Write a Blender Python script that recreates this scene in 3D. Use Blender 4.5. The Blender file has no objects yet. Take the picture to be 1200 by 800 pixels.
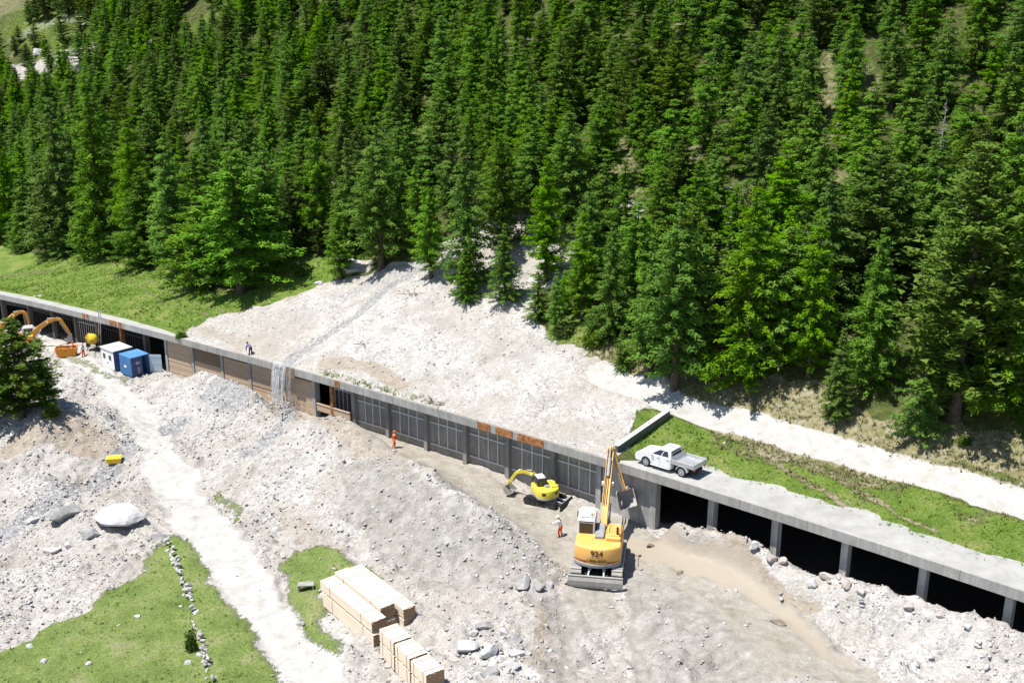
import bpy, bmesh, math, random
import numpy as np
from mathutils import Vector, Matrix
random.seed(7)
rng = np.random.default_rng(11)
sc = bpy.context.scene
C = sc.collection
PI = math.pi

# ---------------------------------------------------------------- camera
CAM_H, PITCH, FOC = 41.0, math.radians(18.0), 1350.0
cam = bpy.data.cameras.new('camera')
cam.lens = 36.0 * FOC / 1200.0
cam.clip_end = 5000
cam_o = bpy.data.objects.new('camera', cam)
C.objects.link(cam_o)
cam_o.location = (0, 0, CAM_H)
cam_o.rotation_euler = (PI / 2 - PITCH, 0, 0)
sc.camera = cam_o

# ---------------------------------------------------------------- light
SUN_EL = math.radians(68)
SUN_AZ = Vector((-1.0, -0.22, 0)).normalized()          # horizontal direction towards the sun
world = bpy.data.worlds.new('World')
sc.world = world
world.use_nodes = True
nt = world.node_tree
bg = nt.nodes['Background']
sky = nt.nodes.new('ShaderNodeTexSky')
sky.sky_type = 'NISHITA'
sky.sun_disc = False
sky.sun_elevation = SUN_EL
sky.sun_rotation = math.atan2(SUN_AZ.x, SUN_AZ.y)
sky.altitude = 1500
nt.links.new(sky.outputs[0], bg.inputs[0])
bg.inputs[1].default_value = 0.10
sun = bpy.data.lights.new('sun', 'SUN')
sun.energy = 5.0
sun.angle = math.radians(0.55)
sun.color = (1.0, 0.965, 0.91)
sun_o = bpy.data.objects.new('sun', sun)
C.objects.link(sun_o)
to_sun = Vector((SUN_AZ.x * math.cos(SUN_EL), SUN_AZ.y * math.cos(SUN_EL), math.sin(SUN_EL)))
sun_o.rotation_euler = to_sun.to_track_quat('Z', 'Y').to_euler()
sun_o.location = (-60, 60, 120)
sc.view_settings.view_transform = 'Standard'
sc.view_settings.look = 'None'
sc.view_settings.exposure = 0.70
sc.view_settings.gamma = 1.0

# ---------------------------------------------------------------- noise
def _hash(ix, iy, seed):
    h = (ix.astype(np.int64) * 374761393 + iy.astype(np.int64) * 668265263 + seed * 974711) & 0x7fffffff
    h = ((h ^ (h >> 13)) * 1274126177) & 0x7fffffff
    h = h ^ (h >> 16)
    return (h & 0xffff) / 65535.0

def vnoise(x, y, seed=0):
    ix, iy = np.floor(x), np.floor(y)
    fx, fy = x - ix, y - iy
    fx, fy = fx * fx * (3 - 2 * fx), fy * fy * (3 - 2 * fy)
    a, b = _hash(ix, iy, seed), _hash(ix + 1, iy, seed)
    c, d = _hash(ix, iy + 1, seed), _hash(ix + 1, iy + 1, seed)
    return (a + (b - a) * fx) * (1 - fy) + (c + (d - c) * fx) * fy - 0.5

def fbm(x, y, scale, octv=4, seed=0, gain=0.5):
    r, amp = 0.0, 1.0
    for k in range(octv):
        r = r + amp * vnoise(x / scale + 13.7 * k, y / scale - 7.1 * k, seed + k)
        scale *= 0.5
        amp *= gain
    return r

def smooth(a, b, x):
    t = np.clip((x - a) / (b - a), 0, 1)
    return t * t * (3 - 2 * t)

# ---------------------------------------------------------------- valley frame: u runs along the gallery, v up the slope
GX, GY = -16.9, 104.5
DU = np.array([0.7426, -0.6698])
DV = np.array([0.6698, 0.7426])

def uv2xy(u, v):
    return GX + u * DU[0] + v * DV[0], GY + u * DU[1] + v * DV[1]

def xy2uv(x, y):
    return (x - GX) * DU[0] + (y - GY) * DU[1], (x - GX) * DV[0] + (y - GY) * DV[1]

A_, B_, D_ = 397.93, 28.589, -0.030718
Z0_ = 110.7
def line_at(px, py):
    """point of the gallery's front edge seen at px, py -> u, z"""
    t = (px - A_) / (B_ - px * D_)
    Z = Z0_ * (1 + D_ * t)
    X, Yc = (px - 600) / FOC * Z, (py - 400) / FOC * Z
    y = Z * math.cos(PITCH) - Yc * math.sin(PITCH)
    z = CAM_H - (Z * math.sin(PITCH) + Yc * math.cos(PITCH))
    u, v = xy2uv(X, y)
    return u, v, z

_edge = [(0, 346), (100, 367.5), (137, 377.5), (212, 398), (320, 423), (360, 437), (405, 450), (435, 462), (560, 494),
         (635, 516), (660, 522), (700, 535), (716, 537), (822, 575), (912, 605), (1000, 630), (1020, 639), (1200, 695)]
_ez = np.array([line_at(*p) for p in _edge])
_zu, _zz = _ez[:, 0], _ez[:, 2]
_cf = np.polyfit(_zu, _zz, 4)
ULO, UHI = _zu[0] - 4, _zu[-1] + 4
def zg(u):
    """height of the gallery roof"""
    uc = np.clip(u, ULO, UHI)
    z = np.polyval(_cf, uc)
    return z + np.where(u < ULO, (u - ULO) * 0.10, 0) + np.where(u > UHI, (u - UHI) * 0.01, 0)

def col_u(px):
    """u of the gallery front seen at pixel column px"""
    return line_at(px, np.interp(px, [a for a, b in _edge], [b for a, b in _edge]) + max(px - 1200, 0) * .325)[0]

# ---- hillside profiles (offsets above the roof)
U_ = lambda t: 5.25 * t
_st = [(-26, [(0, -.35), (.8, -.3), (1.3, .03), (3, .1), (13, 1.8), (20, 5.0), (60, 31)]),
       (-14, [(0, -.35), (.8, -.3), (1.3, .03), (3, .1), (15, 2.2), (21, 5.2), (60, 31)]),
       (-8, [(0, -.35), (.8, -.3), (1.3, .03), (3, .2), (13, 2.0), (19, 4.8), (60, 31)]),
       (-5, [(0, -.1), (4, .6), (14, 3.2), (20, 6.5), (60, 32)]),
       (-3, [(0, .05), (4, 1.0), (15, 4.6), (20, 7.6), (60, 33)]),
       (0, [(0, .05), (4, 1.2), (18, 7.2), (24, 11), (60, 34)]),
       (4, [(0, .05), (4, 1.1), (12, 3.8), (19, 7.4), (60, 33)]),
       (6, [(0, .05), (4, .6), (9, 1.8), (13, 3.4), (60, 33)]),
       (7.2, [(0, -.35), (2.5, -.1), (9, .9), (12, 2.4), (60, 32)]),
       (9, [(0, -.35), (2.6, -.12), (9, .8), (11, 1.6), (60, 32)]),
       (13, [(0, -.35), (2.8, -.12), (9, .8), (10.5, 1.4), (60, 33)]),
       (26, [(0, -.35), (2.8, -.12), (9, .8), (10.5, 1.4), (60, 33)])]
_VG = np.linspace(0, 60, 241)
_PT = []
for _t, _p in _st:
    pr = np.interp(_VG, [a for a, b in _p], [b for a, b in _p])
    k = np.ones(7) / 7
    prs = np.convolve(np.pad(pr, 3, mode='edge'), k, mode='valid')
    prs[:8] = pr[:8]
    _PT.append(prs)
_PT = np.array(_PT)
_SU = np.array([U_(t) for t, p in _st])

def h_up0(u, v):
    u = np.asarray(u, float); v = np.asarray(v, float)
    i = np.clip(np.searchsorted(_SU, u) - 1, 0, len(_SU) - 2)
    f = np.clip((u - _SU[i]) / (_SU[i + 1] - _SU[i]), 0, 1)
    f = f * f * (3 - 2 * f)
    vi = np.clip(v, 0, 59.99) / 0.25
    j = np.clip(vi.astype(int), 0, 239)
    g = vi - j
    a = _PT[i, j] * (1 - g) + _PT[i, j + 1] * g
    b = _PT[i + 1, j] * (1 - g) + _PT[i + 1, j + 1] * g
    h = a + (b - a) * f
    over = np.maximum(v - 60, 0)
    h = h + 0.66 * np.minimum(over, 120) + 0.35 * np.maximum(over - 120, 0)
    zb = zg(u)
    far = smooth(20, 70, v)
    zb = zb * (1 - far) + far * (zg(np.zeros(1))[0] + 0.06 * np.clip(u, -150, 150))
    return zb + h

# ---- lower ground
FLOOR = 4.9
def h_base(u, v):
    u = np.asarray(u, float); v = np.asarray(v, float)
    zb = zg(u) - FLOOR
    w = smooth(0, 30, -v)
    zl = zg(np.zeros(1))[0] - FLOOR + 0.045 * np.clip(u, -120, 120)
    return zb * (1 - w) + zl * w + 0.05 * np.maximum(np.minimum(v, 0), -80)

def cam_ray(px, py):
    px = np.asarray(px, float); py = np.asarray(py, float)
    a, b = (px - 600) / FOC, (py - 400) / FOC
    cp, sp = math.cos(PITCH), math.sin(PITCH)
    return np.stack([a, cp - b * sp, -sp - b * cp], -1)

def meet(px, py, hf, d0=45.0, d1=420.0):
    """where the line of sight of a photo point meets a ground function -> u, v, z"""
    d = cam_ray(px, py)
    ts = np.arange(d0, d1, 0.25)
    x, y, z = d[0] * ts, d[1] * ts, CAM_H + d[2] * ts
    u, v = xy2uv(x, y)
    k = np.argmax(z < hf(u, v))
    lo, hi = ts[max(k - 1, 0)], ts[k]
    for _ in range(18):
        m = (lo + hi) / 2
        um, vm = xy2uv(d[0] * m, d[1] * m)
        if CAM_H + d[2] * m < hf(um, vm): hi = m
        else: lo = m
    u, v = xy2uv(d[0] * hi, d[1] * hi)
    return float(u), float(v), float(hf(u, v))

# mounds: photo point of the middle, height, half length along u, half width along v, turn
_mounds = [(270, 478, 2.9, 7, 3.6, 0), (215, 450, 1.5, 5, 3, 0), (400, 527, 2.9, 7.5, 2.9, 0), (470, 588, 3.4, 6.5, 3.3, -.1), (430, 610, 1.0, 9, 5, 0),
           (550, 638, 2.9, 5.5, 3.0, -.1), (330, 545, 1.0, 9, 5, 0), (600, 690, 1.0, 5, 3, -.3), (50, 510, 3.2, 8, 4.2, .1),
           (120, 500, 1.2, 5, 3, 0), (10, 560, 1.2, 10, 5, 0), (960, 690, .9, 14, 2.0, 0), (830, 625, .8, 6, 1.2, 0),
           (1130, 745, 1.0, 10, 2.0, 0), (700, 760, -.5, 8, 3, -.2), (130, 560, -1.2, 14, 2.6, .35), (30, 640, -.8, 12, 4, .35),
           (880, 770, .6, 6, 3, 0), (560, 745, .5, 4, 3, 0)]
_MD = []
for px, py, hh, a, b, r in _mounds:
    u, v, z = meet(px, py, h_base)
    _MD.append((u, v, hh, a, b, r))

def h_low0(u, v):
    h = h_base(u, v)
    add = 0
    for (mu, mv, hh, a, b, r) in _MD:
        c, s = math.cos(r), math.sin(r)
        du, dv = u - mu, v - mv
        p, q = (du * c + dv * s) / a, (-du * s + dv * c) / b
        add = add + hh * np.exp(-(p * p + q * q))
    return h + add * smooth(-0.6, -3.2, v)

def low(px, py): return meet(px, py, h_low0)
def up(px, py): return meet(px, py, h_up0)

def poly_uv(pts, f):
    return np.array([f(*p)[:2] for p in pts])

def inside(P, u, v):
    r = np.zeros(u.shape, bool)
    n = len(P)
    for i in range(n):
        (x1, y1), (x2, y2) = P[i], P[(i + 1) % n]
        if y1 == y2: continue
        c = ((y1 > v) != (y2 > v)) & (u < (x2 - x1) * (v - y1) / (y2 - y1) + x1)
        r ^= c
    return r

def band(pts, f, u, v, wid):
    """soft 0..1 mask of a strip of half width wid along a line of photo points"""
    P = poly_uv(pts, f)
    d = np.full(u.shape, 1e9)
    for (a, b) in zip(P[:-1], P[1:]):
        ab = b - a
        t = np.clip(((u - a[0]) * ab[0] + (v - a[1]) * ab[1]) / max(ab @ ab, 1e-9), 0, 1)
        d = np.minimum(d, np.hypot(u - a[0] - t * ab[0], v - a[1] - t * ab[1]))
    return 1 - smooth(wid * 0.6, wid * 1.4, d)

def blur(m, n):
    if m.ndim < 2: return m
    for _ in range(n):
        p = np.pad(m, 1, mode='edge')
        m = (p[:-2, 1:-1] + p[2:, 1:-1] + p[1:-1, :-2] + p[1:-1, 2:] + p[1:-1, 1:-1]) / 5
    return m

# ---------------------------------------------------------------- materials
class NT:
    def __init__(self, name, rough=0.9, spec=0.2):
        self.m = bpy.data.materials.new(name)
        self.m.use_nodes = True
        self.t = self.m.node_tree
        self.b = self.t.nodes['Principled BSDF']
        self.b.inputs['Roughness'].default_value = rough
        self.b.inputs['Specular IOR Level'].default_value = spec
        self._co = None
    def n(self, typ, **kw):
        x = self.t.nodes.new(typ)
        for k, v in kw.items(): setattr(x, k, v)
        return x
    def l(self, a, b): self.t.links.new(a, b)
    def co(self):
        if not self._co: self._co = self.n('ShaderNodeTexCoord').outputs['Object']
        return self._co
    def noise(self, scale, detail=6, rough=.6, co=None, dist=0):
        x = self.n('ShaderNodeTexNoise')
        x.inputs['Scale'].default_value = scale; x.inputs['Detail'].default_value = detail
        x.inputs['Roughness'].default_value = rough; x.inputs['Distortion'].default_value = dist
        self.l(co or self.co(), x.inputs['Vector'])
        return x.outputs['Fac']
    def voro(self, scale, feature='F1', out='Distance', co=None, rand=1):
        x = self.n('ShaderNodeTexVoronoi', feature=feature)
        x.inputs['Scale'].default_value = scale; x.inputs['Randomness'].default_value = rand
        self.l(co or self.co(), x.inputs['Vector'])
        return x.outputs[out]
    def ramp(self, fac, stops):
        x = self.n('ShaderNodeValToRGB')
        e = x.color_ramp.elements
        while len(e) < len(stops): e.new(0.5)
        for i, (p, c) in enumerate(stops):
            e[i].position = p
            e[i].color = (c, c, c, 1) if not hasattr(c, '__len__') else (*c, 1)
        self.l(fac, x.inputs[0])
        return x.outputs[0]
    def mix(self, fac, a, b, blend='MIX'):
        x = self.n('ShaderNodeMix', data_type='RGBA', blend_type=blend)
        for s, v in ((0, fac), (6, a), (7, b)):
            if hasattr(v, 'is_linked'): self.l(v, x.inputs[s])
            elif hasattr(v, '__len__'): x.inputs[s].default_value = (*v, 1)
            else: x.inputs[s].default_value = v
        return x.outputs[2]
    def math(self, op, a, b=0.0, c=None, clamp=False):
        x = self.n('ShaderNodeMath', operation=op, use_clamp=clamp)
        for s, v in enumerate((a, b, c)):
            if v is None: continue
            if hasattr(v, 'is_linked'): self.l(v, x.inputs[s])
            else: x.inputs[s].default_value = v
        return x.outputs[0]
    def attr(self, name):
        return self.n('ShaderNodeAttribute', attribute_name=name).outputs['Fac']
    def objrand(self):
        return self.n('ShaderNodeObjectInfo').outputs['Random']
    def base(self, c):
        if hasattr(c, 'is_linked'): self.l(c, self.b.inputs['Base Color'])
        else: self.b.inputs['Base Color'].default_value = (*c, 1)
    def bump(self, h, strength=.5, dist=.1, prev=None):
        x = self.n('ShaderNodeBump')
        x.inputs['Strength'].default_value = strength; x.inputs['Distance'].default_value = dist
        self.l(h, x.inputs['Height'])
        if prev: self.l(prev, x.inputs['Normal'])
        self.l(x.outputs[0], self.b.inputs['Normal'])
        return x.outputs[0]
    def rough(self, v):
        if hasattr(v, 'is_linked'): self.l(v, self.b.inputs['Roughness'])
        else: self.b.inputs['Roughness'].default_value = v

def paint(name, col, rough=.45, spec=.4, dirt=.25, dirtcol=(.42, .38, .33), metal=0):
    """machine paint with scratches and dusty patches"""
    k = NT(name, rough, spec)
    f = k.ramp(k.noise(2.2, 8, .68), [(.45, 0.0), (.75, 1.0)])
    g = k.ramp(k.noise(9, 5, .6), [(.5, 0.0), (.8, .6)])
    c = k.mix(k.math('MULTIPLY', k.math('MAXIMUM', f, g), dirt), col, dirtcol)
    k.base(c)
    k.rough(k.math('ADD', k.math('MULTIPLY', f, .35), rough, clamp=True))
    k.b.inputs['Metallic'].default_value = metal
    return k.m

def plain(name, col, rough=.7, spec=.3, metal=0, var=.15, scale=6):
    k = NT(name, rough, spec)
    d = tuple(x * (1 - var * 1.6) for x in col); e = tuple(min(1, x * (1 + var)) for x in col)
    k.base(k.ramp(k.noise(scale, 6, .65), [(.3, d), (.7, e)]))
    k.b.inputs['Metallic'].default_value = metal
    return k.m

def rubble_nodes(k, warm=0.0):
    big = k.noise(.06, 5, .6)
    med = k.noise(.55, 7, .65)
    v1 = k.n('ShaderNodeTexVoronoi'); v1.inputs['Scale'].default_value = 2.3
    wob = k.n('ShaderNodeTexNoise'); wob.inputs['Scale'].default_value = 1.3; wob.inputs['Detail'].default_value = 4
    k.l(k.co(), wob.inputs['Vector'])
    cw = k.n('ShaderNodeVectorMath', operation='MULTIPLY_ADD')
    k.l(wob.outputs['Color'], cw.inputs[0]); cw.inputs[1].default_value = (.5, .5, .5); k.l(k.co(), cw.inputs[2])
    k.l(cw.outputs[0], v1.inputs['Vector'])
    v2 = k.n('ShaderNodeTexVoronoi'); v2.inputs['Scale'].default_value = 6.5
    k.l(cw.outputs[0], v2.inputs['Vector'])
    r1 = k.n('ShaderNodeSeparateColor'); k.l(v1.outputs['Color'], r1.inputs[0])
    r2 = k.n('ShaderNodeSeparateColor'); k.l(v2.outputs['Color'], r2.inputs[0])
    stone = k.ramp(r2.outputs[0], [(0, (.19, .175, .16)), (.3, (.31, .295, .275)), (.65, (.42, .41, .39)), (1, (.52, .51, .495))])
    stone = k.mix(k.ramp(r1.outputs[1], [(.78, 0.0), (.9, .75)]), stone, (.58, .57, .56))
    fines = k.ramp(med, [(.3, (.26, .24, .215)), (.52, (.39, .37, .345)), (.75, (.48, .465, .44))])
    patch = k.ramp(k.noise(.33, 6, .7), [(.42, .15), (.62, .9)])
    c = k.mix(patch, fines, stone)
    c = k.mix(k.ramp(big, [(.42, .35), (.6, 0.0)]), c, (.28, .24, .195))
    c = k.mix(k.ramp(k.noise(.19, 8, .72, dist=.5), [(.44, 0.0), (.66, .6)]), c, (.285, .255, .215))
    c = k.mix(k.ramp(k.noise(.31, 9, .76, dist=.8), [(.52, 0.0), (.66, .6)]), c, (.27, .262, .25))
    c = k.mix(1.0, c, k.ramp(k.noise(5.5, 8, .8), [(.32, .62), (.46, 1.0), (.7, 1.1)]), 'MULTIPLY')
    h = k.math('ADD', k.math('MULTIPLY', v1.outputs['Distance'], -.55), k.math('MULTIPLY', v2.outputs['Distance'], -.35))
    h = k.math('ADD', h, k.math('MULTIPLY', k.noise(11, 5, .7), .35))
    return c, h, patch

def ragged(k, name, amt=.55, scale=1.1):
    a = k.attr(name)
    n = k.noise(scale, 9, .76)
    return k.math('MULTIPLY_ADD', k.math('ADD', a, k.math('MULTIPLY_ADD', n, amt * 2, -amt - .5)), 4.0, .5, clamp=True)

def grass_col(k, a=(.125, .185, .045), b=(.20, .262, .076), c=(.31, .30, .16)):
    g = k.ramp(k.noise(.35, 7, .68), [(.32, a), (.52, b), (.72, c)])
    f = k.ramp(k.noise(7, 5, .7), [(.35, .55), (.65, 1.25)])
    g = k.mix(1.0, g, f, 'MULTIPLY')
    y = k.ramp(k.noise(1.6, 8, .75), [(.63, 0.0), (.72, .55)])
    return k.mix(k.math('MULTIPLY', y, .6), g, (.33, .28, .04))

def ground_material(name, hill):
    k = NT(name, .95, .08)
    c, h, patch = rubble_nodes(k)
    if hill:
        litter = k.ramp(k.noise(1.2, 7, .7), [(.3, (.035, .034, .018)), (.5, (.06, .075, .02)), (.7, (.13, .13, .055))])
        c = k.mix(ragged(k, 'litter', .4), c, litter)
        dry = k.ramp(k.noise(1.7, 8, .72), [(.28, (.10, .115, .035)), (.45, (.185, .17, .085)), (.6, (.26, .23, .155)), (.78, (.42, .395, .35))])
        c = k.mix(ragged(k, 'dry', .45), c, dry)
    tan = k.ramp(k.noise(.8, 7, .7), [(.3, (.20, .155, .11)), (.6, (.31, .262, .205)), (.8, (.40, .36, .32))])
    c = k.mix(k.math('MULTIPLY', ragged(k, 'tan', .5), .8), c, tan)
    grey = k.ramp(k.noise(3.6, 8, .78), [(.34, (.11, .11, .113)), (.5, (.22, .22, .222)), (.64, (.48, .48, .475))])
    c = k.mix(k.math('MULTIPLY', ragged(k, 'grey', .5, 2.0), .85), c, grey)
    mud = k.ramp(k.noise(.7, 8, .66, dist=.6), [(.3, (.20, .178, .142)), (.55, (.29, .265, .222)), (.75, (.37, .345, .305))])
    mm = k.math('MULTIPLY', ragged(k, 'mud', .6, 1.3), k.ramp(k.noise(1.9, 7, .75), [(.36, .35), (.55, 1.0)]))
    c = k.mix(mm, c, mud)
    road = k.ramp(k.noise(.9, 8, .7), [(.28, (.29, .275, .25)), (.5, (.385, .37, .345)), (.75, (.47, .455, .43))])
    rr = ragged(k, 'road', .35, 1.6)
    c = k.mix(rr, c, road)
    gr = ragged(k, 'grass', 1.1, 2.3)
    c = k.mix(gr, c, grass_col(k, (.095, .16, .026), (.155, .225, .044), (.27, .275, .10)) if hill else grass_col(k))
    wet = ragged(k, 'wet', .6, 1.3)
    c = k.mix(k.math('MULTIPLY', wet, .92), c, (.31, .27, .215))
    if not hill:
        eh = k.ramp(k.noise(1.1, 8, .74), [(.28, (.16, .147, .127)), (.5, (.26, .243, .218)), (.72, (.40, .385, .36))])
        c = k.mix(k.math('MULTIPLY', ragged(k, 'earth_shade', .7, 1.0), .85), c, eh)
        c = k.mix(k.attr('asphalt_shade'), c, (.035, .034, .033))  # asphalt road whose black also paints the gallery's interior shade
    k.base(c)
    k.rough(k.math('MULTIPLY_ADD', wet, -.62, .95))
    soft = k.math('MAXIMUM', k.math('MAXIMUM', mm, rr), wet)
    hh = k.mix(soft, h, k.math('MULTIPLY', h, .22))
    gh = k.noise(14, 5, .75)
    hh = k.mix(gr, hh, k.math('MULTIPLY', gh, 1.4))
    k.bump(hh, .75, .16)
    return k.m

# ---------------------------------------------------------------- scene helpers
def tag(o, label=None, cat=None, group=None, kind=None):
    if label: o['label'] = label
    if cat: o['category'] = cat
    if group: o['group'] = group
    if kind: o['kind'] = kind
    return o

def empty(name, loc, rz=0, label=None, cat=None, group=None):
    o = bpy.data.objects.new(name, None)
    o.empty_display_size = .3
    C.objects.link(o)
    o.location = loc
    o.rotation_euler = (0, 0, rz)
    return tag(o, label, cat, group)

def np_mesh(name, verts, faces, mat, parent=None, smooth_=False, mats=None, mi=None):
    """verts (n,3), faces (m,3|4) numpy arrays -> linked object"""
    me = bpy.data.meshes.new(name)
    verts = np.asarray(verts, np.float32); faces = np.asarray(faces, np.int32)
    n, k = faces.shape
    me.vertices.add(len(verts)); me.vertices.foreach_set('co', verts.ravel())
    me.loops.add(n * k); me.loops.foreach_set('vertex_index', faces.ravel())
    me.polygons.add(n)
    me.polygons.foreach_set('loop_start', np.arange(0, n * k, k, dtype=np.int32))
    try: me.polygons.foreach_set('loop_total', np.full(n, k, np.int32))
    except Exception: pass
    if smooth_: me.polygons.foreach_set('use_smooth', np.ones(n, bool))
    for m in (mats or [mat]): me.materials.append(m)
    if mi is not None: me.polygons.foreach_set('material_index', np.asarray(mi, np.int32))
    me.update(calc_edges=True)
    o = bpy.data.objects.new(name, me)
    C.objects.link(o)
    if parent: o.parent = parent
    return o

def grid_mesh(name, us, vs, hf, masks, mat):
    U, V = np.meshgrid(us, vs, indexing='ij')
    H, att = hf(U, V)
    X, Y = uv2xy(U, V)
    n, m = U.shape
    idx = np.arange(n * m).reshape(n, m)
    F = np.stack([idx[:-1, :-1], idx[1:, :-1], idx[1:, 1:], idx[:-1, 1:]], -1).reshape(-1, 4)
    o = np_mesh(name, np.stack([X, Y, H], -1).reshape(-1, 3), F, mat, smooth_=True)
    for k_, a in att.items():
        at = o.data.attributes.new(k_, 'FLOAT', 'POINT')
        at.data.foreach_set('value', np.asarray(a, np.float32).ravel())
    return o

def steps(*segs):
    out = [segs[0][0]]
    for a, b, d in segs:
        n = max(1, int(round((b - a) / d)))
        out += list(np.linspace(a, b, n + 1)[1:])
    return np.array(out)

# ---------------------------------------------------------------- ground areas (outlines found on the slope and the valley floor)
MEADOW = [(-80, 800), (30, 747), (80, 722), (130, 697), (185, 648), (203, 622), (222, 636), (252, 690), (292, 740), (335, 800), (370, 850), (-80, 950)]
TIMBER_GRASS = [(328, 668), (348, 650), (375, 640), (405, 650), (438, 664), (440, 682), (400, 692), (372, 700), (385, 735), (412, 772), (398, 778), (366, 738), (340, 692)]
GRASS_TREE = [(-30, 440), (30, 425), (62, 450), (60, 490), (25, 500), (-30, 510)]

MUD = [(350, 472), (400, 484), (440, 500), (500, 524), (560, 550), (600, 572), (650, 585), (700, 600), (740, 600), (780, 632), (850, 672),
       (905, 715), (960, 750), (1010, 800), (880, 800), (830, 740), (740, 690), (640, 655), (600, 612), (540, 575), (480, 548), (430, 520)]
MUD2 = [(640, 700), (700, 690), (730, 650), (790, 690), (840, 720), (900, 790), (930, 840), (640, 840)]
FLANK_SHADE = [(400, 545), (450, 540), (500, 565), (560, 600), (620, 640), (650, 680), (600, 700), (560, 690), (520, 700), (470, 680), (440, 640), (390, 600)]  # spoil ridge flank, its shading put into the ground colour
WET = [(725, 620), (762, 630), (800, 648), (842, 660), (885, 680), (915, 706), (960, 744), (1000, 782), (992, 784), (945, 748), (895, 712), (855, 688), (800, 674), (760, 655), (735, 640)]

def low_full(u, v):
    h = h_low0(u, v)
    wu, wv = fbm(u, v, 2.2, 4, 21) * 1.2, fbm(u, v, 2.2, 4, 22) * 1.2
    u2, v2 = u + wu, v + wv
    bank = 2.0 * smooth(col_u(775), col_u(800), u) * np.exp(-((v + .9) / 1.6) ** 2) + 1.1 * smooth(col_u(185), col_u(200), u) * (1 - smooth(col_u(318), col_u(335), u)) * np.exp(-((v + 1.6) / 1.6) ** 2)
    h = h + bank * (1 - .8 * blur(inside(poly_uv(WET, low), u, v).astype(float), 6))
    soft = lambda P, f=low: inside(poly_uv(P, f), u2, v2).astype(float)
    road = np.maximum(band([(60, 402), (95, 424), (130, 448), (160, 480)], low, u2, v2, 1.45),
                      band([(185, 535), (205, 568), (240, 622), (290, 690), (340, 750), (385, 805), (410, 840)], low, u2, v2, 1.75))
    road = np.maximum(road, .75 * band([(150, 470), (175, 505), (190, 540)], low, u2, v2, 1.5))
    lane = band([(60, 402), (95, 424), (130, 448), (160, 480), (205, 568), (240, 622), (290, 690), (340, 750), (385, 805)], low, u2, v2, .33)
    road = road * (1 - .22 * lane)
    grass = blur(np.maximum(soft(MEADOW), soft(TIMBER_GRASS) * .9), 7)
    grass = np.maximum(grass, .55 * band([(262, 580), (280, 612)], low, u2, v2, .5))
    grass = np.maximum(grass, .5 * band([(85, 418), (125, 440), (150, 442)], low, u2, v2, .7))
    grass = np.maximum(grass, .5 * band([(445, 740), (470, 765)], low, u2, v2, 1.0))
    mud = blur(soft(MUD), 4)
    earth_shade = np.maximum(blur(soft(FLANK_SHADE), 5), np.maximum(.85 * blur(soft(MUD2), 5), 0 * u))  # ridge flank shade joined with the real grey brown mud
    earth_shade = np.clip(earth_shade - .75 * band([(722, 700), (730, 800)], low, u2, v2, .9) - .6 * band([(690, 700), (690, 800)], low, u2, v2, .5), 0, 1)
    mud = np.maximum(mud, band([(700, 640), (690, 690), (700, 720)], low, u2, v2, 1.7) * .9)
    mud = np.maximum(mud, np.maximum(band([(672, 695), (667, 740), (662, 820)], low, u2 * .3 + u * .7, v2 * .3 + v * .7, .42), band([(742, 690), (748, 740), (756, 820)], low, u2 * .3 + u * .7, v2 * .3 + v * .7, .42)))
    mud = np.maximum(mud, band([(900, 700), (960, 745), (1020, 800)], low, u2, v2, .8))
    wet = blur(soft(WET), 4)
    grey = np.maximum(band([(335, 455), (345, 470), (325, 500), (290, 540)], low, u2, v2, .9) * .8, band([(210, 490), (130, 545), (60, 590), (-20, 640)], low, u2, v2, 1.4) * .75)
    grey = np.maximum(grey, band([(250, 455), (280, 470)], low, u2, v2, 1.6) * .6)
    grey = np.maximum(grey, band([(165, 520), (185, 500), (150, 470), (115, 440)], low, u2, v2, .45) * .7)
    tan = np.maximum(band([(30, 520), (70, 500), (110, 520)], low, u2, v2, 2.3) * .9, band([(330, 590), (360, 620), (420, 680)], low, u2, v2, 1.5) * .5)
    tan = np.maximum(tan, band([(650, 720), (640, 780)], low, u2, v2, 1.5) * .6)
    tan = np.maximum(tan, band([(820, 640), (900, 690), (960, 720)], low, u2, v2, .5) * .8)
    tan = np.maximum(tan, band([(330, 480), (420, 520), (470, 560)], low, u2, v2, 1.4) * .6)
    gm = np.clip(np.maximum(np.maximum(road, mud), np.maximum(wet, grass)), 0, 1)
    rough = 1 - .86 * gm
    n1 = fbm(u, v, 5.0, 4, 1) * 2.0 - .55 * np.abs(fbm(u * .8 + v * .35, v * .5, 3.2, 3, 8))
    lump = np.abs(fbm(u, v, 1.1, 4, 5, .62)) * .55 + fbm(u, v, .5, 2, 9) * .22
    h = h + (n1 * .6 + (lump - .1)) * rough * smooth(9, -1, v) * smooth(130, 70, np.abs(u)) + gm * fbm(u, v, 1.6, 3, 3) * .10
    rut = band([(672, 695), (667, 740), (662, 820)], low, u, v, .4) + band([(742, 690), (748, 740), (756, 820)], low, u, v, .4)
    h = h - .12 * rut - .10 * wet
    h = h - .22 * np.clip(band([(240, 622), (290, 690), (340, 750), (385, 805)], low, u, v, 1.7), 0, 1)
    return h, dict(grass=grass, road=road, mud=mud, wet=wet, grey=grey, tan=tan, earth_shade=earth_shade, asphalt_shade=smooth(1.6, 3.0, v))

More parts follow.
